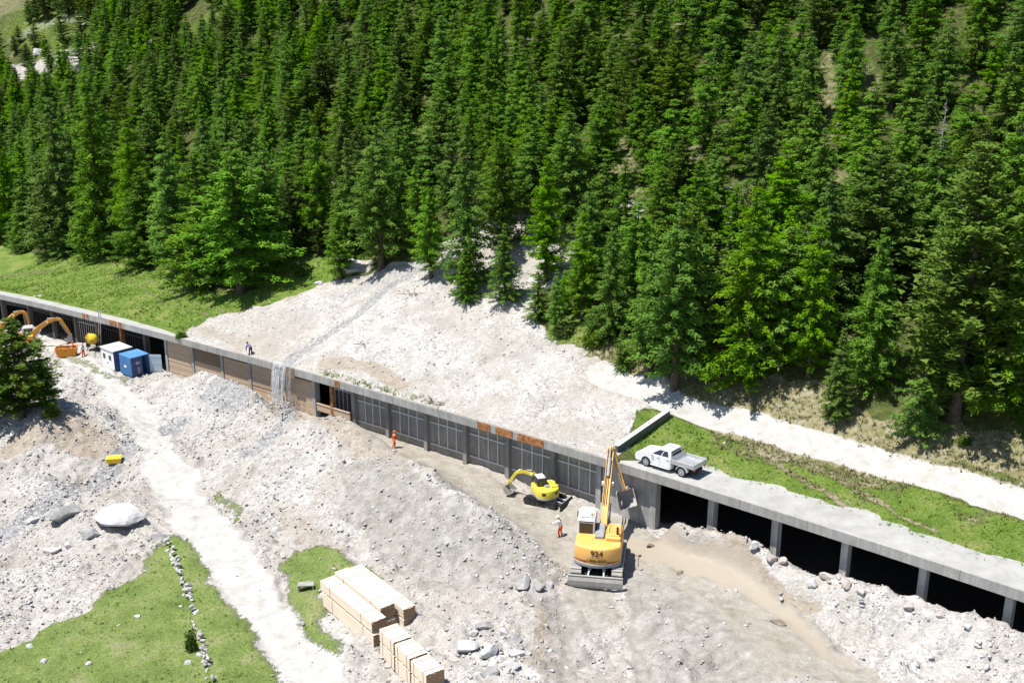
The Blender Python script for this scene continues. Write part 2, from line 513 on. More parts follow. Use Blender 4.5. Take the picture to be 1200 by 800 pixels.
FAN = [(205, 398), (222, 386), (265, 366), (330, 352), (372, 338), (400, 328), (450, 314), (500, 296), (545, 285), (590, 262), (640, 248), (720, 255), (738, 268),
       (690, 300), (650, 330), (628, 352), (630, 380), (655, 400), (690, 418), (740, 436), (790, 450), (800, 474), (752, 480), (735, 500), (727, 530), (716, 545), (640, 545), (400, 470), (200, 410)]
LGRASS = [(-200, 280), (0, 288), (60, 300), (130, 300), (190, 318), (250, 345), (300, 340), (330, 310), (385, 296), (410, 318), (360, 345), (260, 368), (205, 400), (100, 385), (-200, 350)]
RGRASS = [(728, 500), (735, 482), (775, 482), (800, 480), (842, 500), (900, 530), (960, 552), (1040, 572), (1120, 592), (1230, 625), (1400, 680), (1400, 800), (1230, 690), (1000, 610), (850, 560), (735, 525)]
BANK = [(640, 380), (700, 395), (760, 430), (800, 440), (860, 440), (940, 440), (1000, 470), (1060, 500), (1120, 500), (1260, 520), (1400, 560), (1400, 680), (1220, 585), (1100, 552), (960, 512), (830, 478), (740, 440), (660, 408)]

def up_full(u, v):
    h = h_up0(u, v)
    wu, wv = fbm(u, v, 2.4, 4, 31) * 1.3, fbm(u, v, 2.4, 4, 32) * 1.3
    near = smooth(0.3, 2.5, v)
    u2, v2 = u + wu * near, v + wv * near
    soft = lambda P: inside(poly_uv(P, up), u2, v2).astype(float)
    fan = soft(FAN)
    fan = np.maximum(fan, ((v < 3) & (u > col_u(206)) & (u < col_u(714))).astype(float))
    lg = soft(LGRASS)
    lg = np.maximum(lg, ((v < 12) & (u < col_u(100))).astype(float))
    rg = np.maximum(soft(RGRASS), ((v < 7.5) & (u > col_u(760))).astype(float))
    rg = np.maximum(rg, ((v < 10.5) & (u > col_u(800))).astype(float))
    bank = soft(BANK)
    topl = np.maximum(band([(20, 20), (90, 40), (170, 10)], up, u2, v2, 9), band([(215, 45), (260, 20)], up, u2, v2, 5))
    rock = np.maximum(band([(0, 95), (50, 72), (100, 60), (118, 78)], up, u2, v2, 2.8), band([(95, 75), (115, 70)], up, u2, v2, 3))
    rock = np.maximum(rock, .8 * band([(150, 35), (185, 60), (200, 30)], up, u2, v2, 1.4))
    rock = np.maximum(rock, .8 * band([(10, 45), (60, 28), (130, 18)], up, u2, v2, 2.4))
    rock = np.maximum(rock, band([(395, 318), (425, 312)], up, u2, v2, .9))
    rock = np.maximum(rock, band([(845, 235), (850, 290)], up, u2, v2, 1.6))
    rock = np.maximum(rock, band([(600, 262), (680, 268), (725, 262)], up, u2, v2, 2.0))
    thin = 1 - .55 * smooth(-.05, .35, fbm(u, v, 3.5, 4, 87)) * (u > col_u(720))
    grass = blur(np.clip(lg + rg * thin + .55 * topl - fan, 0, 1), 4)
    grass = np.maximum(grass, .75 * band([(660, 385), (700, 405)], up, u2, v2, 1.5))
    grass = np.maximum(grass, .6 * band([(490, 155), (500, 190)], up, u2, v2, 5))
    grass = np.maximum(grass, .7 * band([(960, 515), (1060, 540), (1200, 570)], up, u2, v2, .8))
    u2, v2 = u + wu * near * .4, v + wv * near * .4
    road = band([(700, 436), (735, 450), (790, 472), (860, 491), (960, 522), (1050, 547), (1130, 570), (1240, 604), (1400, 650)], up, u2, v2, 1.35)
    worn_w = .8 * band([(850, 502), (900, 525), (960, 545), (1020, 562)], up, u2, v2, 1.2)
    worn = np.maximum(0 * u, .95 * band([(880, 525), (950, 565), (1010, 600)], up, u2, v2, .28))
    worn = np.maximum(worn, .95 * band([(930, 530), (1000, 570), (1100, 625)], up, u2, v2, .25))
    worn = np.maximum(worn, .85 * band([(860, 510), (905, 540), (990, 590), (1080, 640)], up, u2, v2, .3))
    tan = .9 * band([(340, 352), (352, 340), (362, 330)], up, u2, v2, .9)
    tan = np.maximum(tan, .5 * band([(210, 372), (280, 402), (300, 398)], up, u2, v2, 1.0))
    tan = np.maximum(tan, .8 * band([(380, 425), (430, 430), (470, 450)], up, u2, v2, .9))
    tan = np.maximum(tan, .35 * band([(560, 400), (640, 440), (720, 470)], up, u2, v2, 1.6))
    tan = np.maximum(tan, .6 * (rg > 0) * band([(840, 562), (1000, 612), (1200, 672)], up, u2, v2, .35))
    grass = grass * (1 - np.clip(road * 1.3, 0, 1))
    grey = np.maximum(band([(490, 318), (455, 338), (420, 368), (380, 395), (350, 412), (334, 428)], up, u2, v2, .8) * .85, .5 * band([(500, 310), (440, 330), (400, 350)], up, u2, v2, 2.0))
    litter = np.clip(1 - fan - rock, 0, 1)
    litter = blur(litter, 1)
    dry = blur(np.clip(bank, 0, 1), 2) * .95
    dry = np.maximum(dry, blur(np.clip(rg * (1 - thin) * 1.6, 0, 1), 2))
    dry = np.maximum(dry, .5 * smooth(20, 26, v) * (fbm(u, v, 9, 3, 77) > .18))
    dry = dry * (1 - np.clip(fan + rock, 0, 1))
    ruts = np.maximum(band([(60, 292), (100, 302), (150, 328), (195, 356), (250, 372)], up, u2, v2, .22), band([(90, 292), (125, 302), (175, 328), (215, 350), (262, 368)], up, u2, v2, .22))
    ruts = np.maximum(ruts, .9 * band([(-20, 326), (20, 321), (60, 317)], up, u2, v2, .9))
    dry = np.maximum(dry, ruts); grass = grass * (1 - .52 * ruts)
    worn = np.maximum(worn, worn_w); grass = grass * (1 - .72 * worn); dry = np.maximum(dry, worn * .9)
    tan = np.maximum(tan, worn * .45)
    rmask = np.clip(fan + rock, 0, 1)
    lump = np.abs(fbm(u, v, 1.2, 4, 45, .62)) * .38 + fbm(u, v, .6, 2, 49) * .12
    edge = smooth(.4, 3.0, v)
    h = h + edge * (rmask * (lump + fbm(u, v, 5, 3, 41) * .7 - .05) * (1 - .75 * np.clip(road, 0, 1)))
    h = h + smooth(14, 30, v) * fbm(u, v, 11, 4, 61) * 2.6 + edge * (1 - rmask) * fbm(u, v, 2.5, 4, 63) * .22 * (1 - .7 * np.clip(road, 0, 1))
    chan = band([(490, 318), (455, 338), (420, 368), (380, 395), (350, 412), (336, 426)], up, u, v, .8)
    h = h - .22 * chan * edge
    h = h - .10 * edge * np.clip(road, 0, 1)
    h = h + rock * smooth(25, 35, v) * 1.2 * np.abs(fbm(u, v, 3, 4, 71))
    return h, dict(grass=grass, road=road, mud=np.zeros_like(u), wet=np.zeros_like(u), grey=grey, tan=tan, litter=litter, dry=dry)

M_LOW = ground_material('rubble and mud ground', False)
M_UP = ground_material('hillside ground', True)
us = steps((-900, -300, 60), (-300, -110, 6), (-110, -82, .8), (-82, 74, .2), (74, 110, 1.0), (110, 300, 6), (300, 900, 60))
vs = steps((-900, -200, 50), (-200, -60, 4), (-60, -46, .6), (-46, 0.4, .2), (0.4, 8.6, .6))
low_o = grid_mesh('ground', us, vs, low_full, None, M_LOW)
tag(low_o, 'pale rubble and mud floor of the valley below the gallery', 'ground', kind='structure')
us = steps((-900, -300, 60), (-300, -120, 5), (-120, -84, .8), (-84, 74, .25), (74, 120, 1.0), (120, 300, 6), (300, 900, 60))
vs = steps((.03, 1.0, .1), (1.0, 22, .2), (22, 40, .45), (40, 110, 1.0), (110, 300, 8), (300, 900, 60))
up_o = grid_mesh('hillside', us, vs, up_full, None, M_UP)
tag(up_o, 'mountainside with debris fan and grass above the gallery', 'hillside', kind='structure')

# exact heights for standing things on the ground
from mathutils.bvhtree import BVHTree
def bvh_of(o):
    me = o.data
    return BVHTree.FromPolygons([v.co.copy() for v in me.vertices], [tuple(p.vertices) for p in me.polygons])
BV_LOW, BV_UP = bvh_of(low_o), bvh_of(up_o)
def drop(x, y, b):
    h = b.ray_cast(Vector((x, y, 300)), Vector((0, 0, -1)))
    return h[0].z if h[0] else 0.0
def nrm(x, y, b):
    h = b.ray_cast(Vector((x, y, 300)), Vector((0, 0, -1)))
    return h[1] if h[0] else Vector((0, 0, 1))
def spot(px, py, b):
    """point of the ground seen at a photo point"""
    d = Vector(cam_ray(px, py).tolist())
    h = b.ray_cast(Vector((0, 0, CAM_H)), d)
    return h[0] if h[0] else Vector((0, 100, 0))
def on_low(px, py): return spot(px, py, BV_LOW)
def on_up(px, py): return spot(px, py, BV_UP)
def ppm(p):
    """photo pixels per metre at a point"""
    return FOC / (p.y * math.cos(PITCH) + (CAM_H - p.z) * math.sin(PITCH))
def to_px(p):
    x, y, z = p
    Z = y * math.cos(PITCH) + (CAM_H - z) * math.sin(PITCH)
    Yc = (CAM_H - z) * math.cos(PITCH) - y * math.sin(PITCH)
    return 600 + FOC * x / Z, 400 + FOC * Yc / Z

# ---------------------------------------------------------------- mesh builder
class MB:
    def __init__(self):
        self.v, self.f, self.i = [], [], []
        self.M = Matrix.Identity(4)
        self.mi = 0
    def add(self, vs, fs):
        n = len(self.v)
        self.v += [tuple(self.M @ Vector(p)) for p in vs]
        self.f += [tuple(n + a for a in f) for f in fs]
        self.i += [self.mi] * len(fs)
        return self
    def box(self, c, s, rot=None, bev=0.0):
        """box at centre c with full sizes s; bev = chamfer"""
        hx, hy, hz = s[0] / 2, s[1] / 2, s[2] / 2
        c = Vector(c)
        R = rot.to_4x4() if rot is not None else Matrix.Identity(4)
        if bev <= 0:
            p = [Vector((x, y, z)) for z in (-hz, hz) for x, y in ((-hx, -hy), (hx, -hy), (hx, hy), (-hx, hy))]
            f = [(3, 2, 1, 0), (4, 5, 6, 7), (0, 1, 5, 4), (1, 2, 6, 5), (2, 3, 7, 6), (3, 0, 4, 7)]
        else:
            b = min(bev, hx * .9, hy * .9, hz * .9)
            bm = bmesh.new()
            for sx in (-1, 1):
                for sy in (-1, 1):
                    for sz in (-1, 1):
                        bm.verts.new((sx * hx, sy * (hy - b), sz * (hz - b)))
                        bm.verts.new((sx * (hx - b), sy * hy, sz * (hz - b)))
                        bm.verts.new((sx * (hx - b), sy * (hy - b), sz * hz))
            bmesh.ops.convex_hull(bm, input=bm.verts)
            bm.verts.index_update()
            p = [v.co.copy() for v in bm.verts]
            f = [tuple(v.index for v in fa.verts) for fa in bm.faces]
            bm.free()
        return self.add([R @ q + c for q in p], f)
    def bar(self, a, b, w, h, bev=0.0, up=(0, 0, 1)):
        """rectangular bar from a to b, w across, h along up"""
        a, b = Vector(a), Vector(b)
        d = b - a
        L = d.length
        x = d.normalized()
        y = Vector(up).cross(x)
        if y.length < 1e-4: y = Vector((0, 1, 0)).cross(x)
        y.normalize(); z = x.cross(y)
        R = Matrix((x, y, z)).transposed()
        return self.box((a + b) / 2, (L, w, h), R, bev)
    def cyl(self, a, b, r0, r1=None, n=14, caps=True):
        a, b = Vector(a), Vector(b)
        r1 = r0 if r1 is None else r1
        d = (b - a).normalized()
        x = d.orthogonal().normalized(); y = d.cross(x)
        vs = []
        for c, r in ((a, r0), (b, r1)):
            for k in range(n):
                t = 2 * PI * k / n
                vs.append(c + x * (r * math.cos(t)) + y * (r * math.sin(t)))
        fs = [(k, (k + 1) % n, n + (k + 1) % n, n + k) for k in range(n)]
        if caps: fs += [tuple(range(n - 1, -1, -1)), tuple(range(n, 2 * n))]
        return self.add(vs, fs)
    def tube(self, pts, r, n=8):
        pts = [Vector(p) for p in pts]
        vs, fs = [], []
        for i, p in enumerate(pts):
            d = (pts[min(i + 1, len(pts) - 1)] - pts[max(i - 1, 0)]).normalized()
            x = d.cross(Vector((.13, .29, 1))).normalized(); y = d.cross(x)
            rr = r[i] if hasattr(r, '__len__') else r
            for k in range(n):
                t = 2 * PI * k / n
                vs.append(p + x * (rr * math.cos(t)) + y * (rr * math.sin(t)))
        for i in range(len(pts) - 1):
            fs += [(i * n + k, i * n + (k + 1) % n, (i + 1) * n + (k + 1) % n, (i + 1) * n + k) for k in range(n)]
        fs += [tuple(range(n - 1, -1, -1)), tuple(range((len(pts) - 1) * n, len(pts) * n))]
        return self.add(vs, fs)
    def prism(self, prof, y0, y1, axis='y', inset=0.0):
        """outline extruded between two depths; axis y: outline in x,z; x: outline in y,z; z: outline in x,y"""
        n = len(prof)
        def P(a, b, d):
            return {'y': (a, d, b), 'x': (d, a, b), 'z': (a, b, d)}[axis]
        vs = [P(a, b, y0) for a, b in prof] + [P(a, b, y1) for a, b in prof]
        fs = [(k, (k + 1) % n, n + (k + 1) % n, n + k) for k in range(n)] + [tuple(range(n - 1, -1, -1)), tuple(range(n, 2 * n))]
        return self.add(vs, fs)
    def loft(self, rings, caps=True):
        n = len(rings[0])
        vs = [p for r in rings for p in r]
        fs = []
        for i in range(len(rings) - 1):
            fs += [(i * n + k, i * n + (k + 1) % n, (i + 1) * n + (k + 1) % n, (i + 1) * n + k) for k in range(n)]
        if caps: fs += [tuple(range(n - 1, -1, -1)), tuple(range((len(rings) - 1) * n, len(rings) * n))]
        return self.add(vs, fs)
    def build(self, name, mat, parent=None, smooth_=0, bevel=0, label=None):
        me = bpy.data.meshes.new(name)
        me.from_pydata([tuple(p) for p in self.v], [], self.f)
        for m in (mat if isinstance(mat, (list, tuple)) else [mat]): me.materials.append(m)
        me.polygons.foreach_set('material_index', self.i)
        bm = bmesh.new(); bm.from_mesh(me)
        bmesh.ops.recalc_face_normals(bm, faces=bm.faces)
        bm.to_mesh(me); bm.free()
        if smooth_:
            me.polygons.foreach_set('use_smooth', [True] * len(me.polygons))
            try: me.set_sharp_from_angle(angle=math.radians(smooth_))
            except Exception: pass
        o = bpy.data.objects.new(name, me)
        C.objects.link(o)
        if parent: o.parent = parent
        if bevel:
            b = o.modifiers.new('bevel', 'BEVEL'); b.width = bevel; b.segments = 2; b.limit_method = 'ANGLE'; b.angle_limit = math.radians(40)
        if label: o['label'] = label
        return o

def copy_tree(o, parent=None):
    c = o.copy(); C.objects.link(c)
    if parent: c.parent = parent
    for ch in o.children: copy_tree(ch, c)
    return c

def W(u, v, z):
    x, y = uv2xy(u, v)
    return Vector((float(x), float(y), float(z)))
Z = lambda u: float(zg(np.array([u]))[0])

# ---------------------------------------------------------------- gallery
def concrete(name, base=(.36, .355, .34), streak=True, dark=.6):
    k = NT(name, .9, .15)
    c = k.ramp(k.noise(.7, 8, .65), [(.3, tuple(x * .8 for x in base)), (.7, tuple(min(1, x * 1.15) for x in base))])
    if streak:
        mp = k.n('ShaderNodeMapping'); mp.inputs['Scale'].default_value = (2.2, 2.2, .22)
        k.l(k.co(), mp.inputs['Vector'])
        s = k.ramp(k.noise(1.3, 7, .7, co=mp.outputs[0]), [(.42, dark), (.62, 1.0)])
        c = k.mix(.75, c, s, 'MULTIPLY')
    c = k.mix(k.ramp(k.noise(4, 7, .75), [(.58, 0.0), (.75, .35)]), c, (.22, .20, .17))
    k.base(c)
    k.bump(k.noise(9, 6, .7), .25, .03)
    return k.m
def wood(name, a, b, scale=(1, 14, 14), rough=.8):
    k = NT(name, rough, .2)
    mp = k.n('ShaderNodeMapping'); mp.inputs['Scale'].default_value = scale
    k.l(k.co(), mp.inputs['Vector'])
    c = k.ramp(k.noise(1.2, 7, .65, co=mp.outputs[0], dist=.4), [(.28, a), (.72, b)])
    k.base(c)
    return k.m
M_CONC = concrete('weathered concrete', (.34, .333, .315), True, .72)
M_COLM = concrete('stained column concrete', (.27, .265, .25), True, .65)
M_COLD = concrete('shaded stained column concrete', (.17, .15, .13), True, .6)  # shade on the left columns is put into this darker brownish concrete
M_ROOF = concrete('pale worn concrete deck', (.335, .33, .315), False)
M_PANEL = concrete('grey stained infill concrete', (.30, .285, .26), True, .62)
M_COL = concrete('column concrete', (.38, .375, .36), True, .65)
M_BAR = plain('galvanised bar', (.55, .55, .53), .6, .4, .1)
M_RUST = plain('rusty steel', (.33, .15, .06), .85, .2, 0, .45, 3)
M_PLANK = wood('weathered formwork plank', (.33, .24, .16), (.52, .40, .29))
M_PLANKD = wood('dark old plank', (.12, .085, .06), (.24, .17, .115))
M_DARKSTEEL = plain('dark steel', (.06, .06, .062), .6, .4, .3)

M_SHADEST = plain('shaded side steel', (.14, .145, .155), .6, .4, .3)  # dark tone carries the shade on the barrier's side face

gal_loc = W(0, 3, Z(0) - FLOOR)
gal = empty('avalanche_gallery', gal_loc, 0, 'long concrete avalanche gallery with columns cutting across the foot of the slope', 'gallery')
class GB(MB):
    """builder in u, v, z of the valley frame"""
    def __init__(self):
        super().__init__(); self.o = gal_loc
    def add(self, vs, fs):
        return super().add([W(p[0], p[1], p[2]) - self.o for p in vs], fs)
    def uvbox(self, u0, u1, v0, v1, lo, hi, n=1):
        """lo, hi: offsets from the roof line, following its slope"""
        us_ = [u0 + (u1 - u0) * i / n for i in range(n + 1)]
        rings = [[(q, v0, Z(q) + lo), (q, v1, Z(q) + lo), (q, v1, Z(q) + hi), (q, v0, Z(q) + hi)] for q in us_]
        return self.loft(rings)
TH = .62
U0, U1 = -118.0, 100.0
g = GB(); g.uvbox(U0, U1, 0.02, 8.9, -TH, 0, 84); g.build('roof_slab', M_ROOF, gal)
g = GB()
u = U0
while u < U1:                                                   # fascia cast in lengths with open joints
    g.uvbox(u + .012, u + 5.24, -.10, .016, -TH - .06, .035, 4); u += 5.25
g.build('fascia', M_CONC, gal)
g = GB(); g.uvbox(U0, U1, 8.3, 8.7, -FLOOR - 1.5, -TH - .004, 84); g.build('back_wall', M_PANEL, gal)
cols_px = [-150, -95, -50, -12, 20, 48, 75, 101, 129, 157, 186, 217, 252, 285, 322, 360, 403, 442, 487.5, 534, 584, 638, 695, 760, 827, 902, 985, 1077, 1180, 1296, 1430]
cols_u = [float(col_u(p)) - .1 for p in cols_px]
for p, q in zip(cols_px, cols_u):
    g = GB()
    w = .25 if p > 690 else .22
    v0 = .72 if p > 690 else .98 if p > 390 else .62 if p > 180 else 1.05
    g.uvbox(q - w, q + w, v0, v0 + .62, -FLOOR - 2.0, -TH - .004)
    g.build('column', M_RUST if p == 129 else M_COLD if p < 180 else M_COLM if 390 < p < 690 else M_COL, gal)
def bay(a, b): return float(col_u(a)) + .27, float(col_u(b)) - .27
for a, b in [(403, 442), (442, 487.5), (487.5, 534), (534, 584), (584, 638), (638, 695)]:
    u0, u1 = bay(a, b)
    g = GB(); g.uvbox(u0 - .3, u1 + .3, 1.36, 1.56, -FLOOR - 1.6, -TH - .004, 2)
    pn = g.build('wall_panel', M_PANEL, gal)
    g = GB()
    for k in range(1, 4):
        q = u0 + (u1 - u0) * k / 4
        g.uvbox(q - .05, q + .05, 1.27, 1.355, -FLOOR + .75, -TH - .01)
    for zz in (-2.05, -FLOOR + .72):
        g.uvbox(u0, u1, 1.25, 1.352, zz - .06, zz + .06, 2)
    g.build('panel_frame', M_BAR, pn)
u0, u1 = bay(695, 760)
g = GB(); g.uvbox(u0 - .02, u1 + .02, .80, 1.15, -FLOOR - 1.6, -TH - .004, 2); g.build('wall_panel', M_COL, gal, label='plain pale concrete infill wall beside the open bays')
prng = random.Random(3)
for a, b in [(186, 217), (217, 252), (252, 285), (285, 322), (322, 360)]:
    u0, u1 = bay(a, b)
    g = GB()
    zt = -TH - .02
    while zt > -FLOOR - .8:
        hh = prng.uniform(.19, .25)
        j = prng.uniform(-.02, .02)
        g.mi = 1 if (a == 217 and zt > -2.2) or prng.random() < .08 else 0
        g.uvbox(u0 - .04, u1 + .04, .70 + j, .76 + j, zt - hh, zt - .015)
        zt -= hh
    g.build('timber_boarding', [M_PLANK, M_PLANKD], gal)
u0, u1 = bay(360, 403)                                           # half closed double bay with a timber sill
g = GB(); g.uvbox(u0, u1, .66, .74, -FLOOR + .8, -FLOOR + 1.5); g.uvbox(u0, u1, .60, .80, -FLOOR + 1.5, -FLOOR + 1.6); g.build('timber_sill', M_PLANK, gal)
q = float(col_u(380)); g = GB(); g.uvbox(q - .2, q + .2, .62, .9, -FLOOR - 1, -TH - .004); g.build('post', M_RUST, gal)
g = GB(); g.uvbox(u0 - .2, u1 + .2, 2.6, 2.8, -FLOOR - 1, -TH - .01)
pn = g.build('wall_panel', M_DARKSTEEL, gal)  # dark sheet set back to give the open half bays their shade
g = GB()
for k in range(1, 8):
    q = u0 + (u1 - u0) * k / 8; g.uvbox(q - .03, q + .03, 2.5, 2.59, -FLOOR, -TH - .02)
g.uvbox(u0, u1, 2.48, 2.585, -2.2, -2.1); g.build('panel_frame', M_BAR, pn)
for a, b in [(20, 48), (48, 75), (75, 101), (101, 129), (129, 157)]:
    u0, u1 = bay(a, b)
    g = GB()
    n = 9
    for k in range(n + 1):
        q = u0 + (u1 - u0) * k / n; g.uvbox(q - .03, q + .03, 1.5, 1.56, -FLOOR - .5, -TH - .01)
    g.uvbox(u0, u1, 1.42, 1.49, -2.0, -1.92); g.build('bar_screen', M_DARKSTEEL if a != 75 else M_BAR, gal)
for a, b, vv in [(392, 398, 0), (559, 574, 1), (580.5, 600, 1), (606, 636, 1), (128, 136, 0), (138, 142, 0), (96, 99, 0), (101, 103, 0), (334, 345, 2)]:
    q0, q1 = float(col_u(a)), float(col_u(b))
    g = GB()
    if vv == 1:
        for k in range(2): g.uvbox(q0, q1, -.155, -.104, -.62 + .31 * k, -.33 + .31 * k + (.06 if k else 0), 2)
    else: g.uvbox(q0, q1, -.14, -.104, -.55 if vv < 2 else -1.0, .07)
    g.build('rusty_plate', M_RUST if vv < 2 else M_PLANKD, gal)

# barrier wall on the roof that holds the debris back from the cleared deck
A, B = on_up(722, 530), on_up(784, 487)
ua, va = xy2uv(A.x, A.y); ub, vb = xy2uv(B.x, B.y)
bw = empty('barrier_wall', A, 0, 'low grey barrier beam across the roof between the debris and the white pickup', 'barrier')
m = MB()
d = Vector((B.x - A.x, B.y - A.y, 0)); L = d.length; d.normalize(); nd = Vector((-d.y, d.x, 0))
for k in range(4):
    p0, p1 = A + d * (L * k / 4 + .01), A + d * (L * (k + 1) / 4 - .01)
    for p in (p0, p1): p.z = A.z + (B.z - A.z) * ((p - A).xy.length / L) + .22
    m.bar(p0 - A, p1 - A, .26, .7, .02)
m.build('beam', M_SHADEST, bw)
m = MB()
p0, p1 = A + Vector((0, 0, .60)), B + Vector((0, 0, .60))
m.bar(p0 - A, p1 - A, .46, .05, .01); m.build('lit_cap', M_BAR, bw)  # pale plate paints the sunlit top of the beam

# ---------------------------------------------------------------- trees
def foliage_mat(name, a, b, c, trans=.3):
    k = NT(name, .75, .12)
    r = k.objrand()
    n = k.noise(.9, 4, .6)
    col = k.ramp(n, [(.3, a), (.52, b), (.72, c)])
    hs = k.n('ShaderNodeHueSaturation')
    k.l(col, hs.inputs['Color'])
    k.l(k.math('MULTIPLY_ADD', r, .014, .487), hs.inputs['Hue'])
    k.l(k.math('MULTIPLY_ADD', k.math('FRACT', k.math('MULTIPLY', r, 7.31)), .28, .86), hs.inputs['Value'])
    k.l(k.math('MULTIPLY_ADD', k.math('FRACT', k.math('MULTIPLY', r, 3.77)), .2, .9), hs.inputs['Saturation'])
    k.base(hs.outputs[0])
    tr = k.n('ShaderNodeBsdfTranslucent'); k.l(hs.outputs[0], tr.inputs['Color'])
    mx = k.n('ShaderNodeMixShader'); mx.inputs[0].default_value = trans
    out = k.t.nodes['Material Output']
    k.l(k.b.outputs[0], mx.inputs[1]); k.l(tr.outputs[0], mx.inputs[2]); k.l(mx.outputs[0], out.inputs['Surface'])
    return k.m
F_LARCH = foliage_mat('larch needles', (.098, .23, .018), (.140, .30, .024), (.185, .35, .034), .42)
F_SPRUCE = foliage_mat('spruce needles', (.080, .175, .018), (.115, .235, .023), (.160, .28, .034), .35)
F_PINE = foliage_mat('pine needles', (.070, .135, .018), (.102, .180, .022), (.140, .215, .032), .32)
F_BUSH = foliage_mat('leafy shrub', (.045, .09, .012), (.075, .135, .018), (.11, .17, .03), .3)
M_BARK = plain('conifer bark', (.105, .08, .06), .95, .1, 0, .4, 5)

def conifer_mesh(seed, H, R, whorls, nb, nspray, style):
    """crown triangles and trunk for one conifer; style larch / spruce / pine"""
    r = np.random.default_rng(seed)
    zs, az, ln, dr = [], [], [], []
    z0 = H * (.05 if style == 'spruce' else .12)
    bulge = r.uniform(.8, 1.2, 12)
    gaps = r.uniform(0, 2 * PI, 4)
    for w in range(whorls):
        f = (w + r.uniform(-.3, .3)) / whorls
        f = min(max(f, 0), .985)
        if style == 'larch': f = min(.99, max(0, (w + r.uniform(-1.2, 1.2)) / whorls))
        z = z0 + (H - z0) * f ** .92
        if style == 'pine': prof = (1 - f) ** .75 * (.55 + .45 * min(1, f * 4))
        elif style == 'larch': prof = (1 - f) ** .82 * (.62 + .38 * min(1, f * 5))
        else: prof = (1 - f) ** .95 * (.8 + .2 * min(1, f * 6))
        k = max(3, int(nb * (.55 + .45 * (1 - f))))
        a0 = r.uniform(0, 2 * PI)
        for j in range(k):
            a = a0 + 2 * PI * j / k + r.uniform(-.35, .35)
            side = bulge[int((a % (2 * PI)) / (2 * PI) * 12) % 12]
            l = R * prof * r.uniform(.55, 1.2) * side + .06
            if r.random() < .06: l *= .45
            zs.append(z + (r.uniform(-.55, .55) if style == 'larch' else r.uniform(-.3, .3)) * (1 - f)); az.append(a); ln.append(l)
            dr.append(r.uniform(-.38, -.05) if style == 'spruce' else r.uniform(-.22, .18) if style == 'larch' else r.uniform(-.1, .3))
    zs, az, ln, dr = map(np.array, (zs, az, ln, dr))
    nbr = len(zs)
    # sprays along each branch
    S = np.maximum(3, (nspray * (.35 + .65 * ln / max(ln))).astype(int))
    bi = np.repeat(np.arange(nbr), S)
    t = np.concatenate([np.linspace(.16, 1.0, s) for s in S]) + r.uniform(-.05, .05, S.sum())
    dirx, diry = np.cos(az[bi]), np.sin(az[bi])
    l = ln[bi] * t
    px = dirx * l; py = diry * l
    pz = zs[bi] + dr[bi] * l + (.10 if style != 'larch' else .05) * l * t * np.sign(.5)
    n = len(bi)
    T = 8
    bi2 = np.repeat(np.arange(n), T)
    fan = np.tile(np.linspace(-1.25, 1.25, T), n) + r.uniform(-.35, .35, n * T)
    a = az[bi][bi2] + fan
    tilt = r.uniform(-.75, .35, n * T) if style != 'pine' else r.uniform(-.3, .7, n * T)
    size = H / 13.0
    L = (.22 + .22 * r.random(n * T)) * size ** .5 * (1.15 - .35 * t[bi2])
    wd = (.042 + .034 * r.random(n * T)) * size ** .5
    tipf = .4 + .6 * np.minimum(1, ln[bi][bi2] / 1.3)
    L = L * tipf; wd = wd * (.5 + .5 * tipf)
    if style == 'pine': L *= .85; wd *= 1.5
    base = np.stack([px, py, pz], 1)[bi2] + r.normal(0, .11, (n * T, 3)) * tipf[:, None]
    d = np.stack([np.cos(a) * np.cos(tilt), np.sin(a) * np.cos(tilt), np.sin(tilt)], 1)
    roll = r.uniform(-.9, .9, n * T)
    sx = np.stack([-np.sin(a), np.cos(a), np.zeros_like(a)], 1)
    up_ = np.cross(sx, d)
    sd = sx * np.cos(roll)[:, None] + up_ * np.sin(roll)[:, None]
    v0 = base - sd * wd[:, None] - d * (.12 * L)[:, None]
    v1 = base + sd * wd[:, None] - d * (.12 * L)[:, None]
    v2 = base + d * L[:, None]
    V = np.stack([v0, v1, v2], 1).reshape(-1, 3)
    F = np.arange(len(V)).reshape(-1, 3)
    tip = max(zs)
    return V, F, nbr

def branches_trunk(H, seed, r0):
    r = random.Random(seed)
    m = MB()
    pts, rad = [], []
    for k in range(9):
        f = k / 8
        pts.append((r.uniform(-.05, .05) * f, r.uniform(-.05, .05) * f, -.6 + (H * .97 + .6) * f)); rad.append(max(.02, r0 * (1.25 if k == 0 else 1) * (1 - f) ** .8))
    m.tube(pts, rad, 8)
    for k in range(26):
        f = r.uniform(.08, .8); a = r.uniform(0, 6.28); l = (1 - f) * H * .12 * r.uniform(.6, 1.2)
        z = H * f
        m.cyl((0, 0, z), (math.cos(a) * l, math.sin(a) * l, z - .12 * l), .035, .012, 4, False)
    return m
PROTO = {}
def proto(kind, variant, fm, H, R, wh, nb, ns, style):
    V, F, _ = conifer_mesh(hash_seed(kind, variant), H, R, wh, nb, ns, style)
    me = bpy.data.meshes.new('crown')
    o = np_mesh('crown', V, F, fm)
    cm = o.data
    bpy.data.objects.remove(o)
    t = branches_trunk(H, variant * 7 + len(kind), .016 * H + .03).build('trunk', M_BARK, None, 60)
    tm = t.data
    bpy.data.objects.remove(t)
    PROTO.setdefault(kind, []).append((cm, tm, H))
def hash_seed(k, v): return sum(ord(c) for c in k) * 31 + v * 101
for q in range(5): proto('larch_tree', q, F_LARCH, 13.0, [2.6, 2.2, 2.9, 2.4, 2.7][q], [27, 28, 26, 28, 25][q], 9, 15, 'larch')
for q in range(4): proto('spruce_tree', q, F_SPRUCE, 13.0, [2.7, 3.1, 2.4, 2.9][q], [23, 21, 25, 22][q], 10, 15, 'spruce')
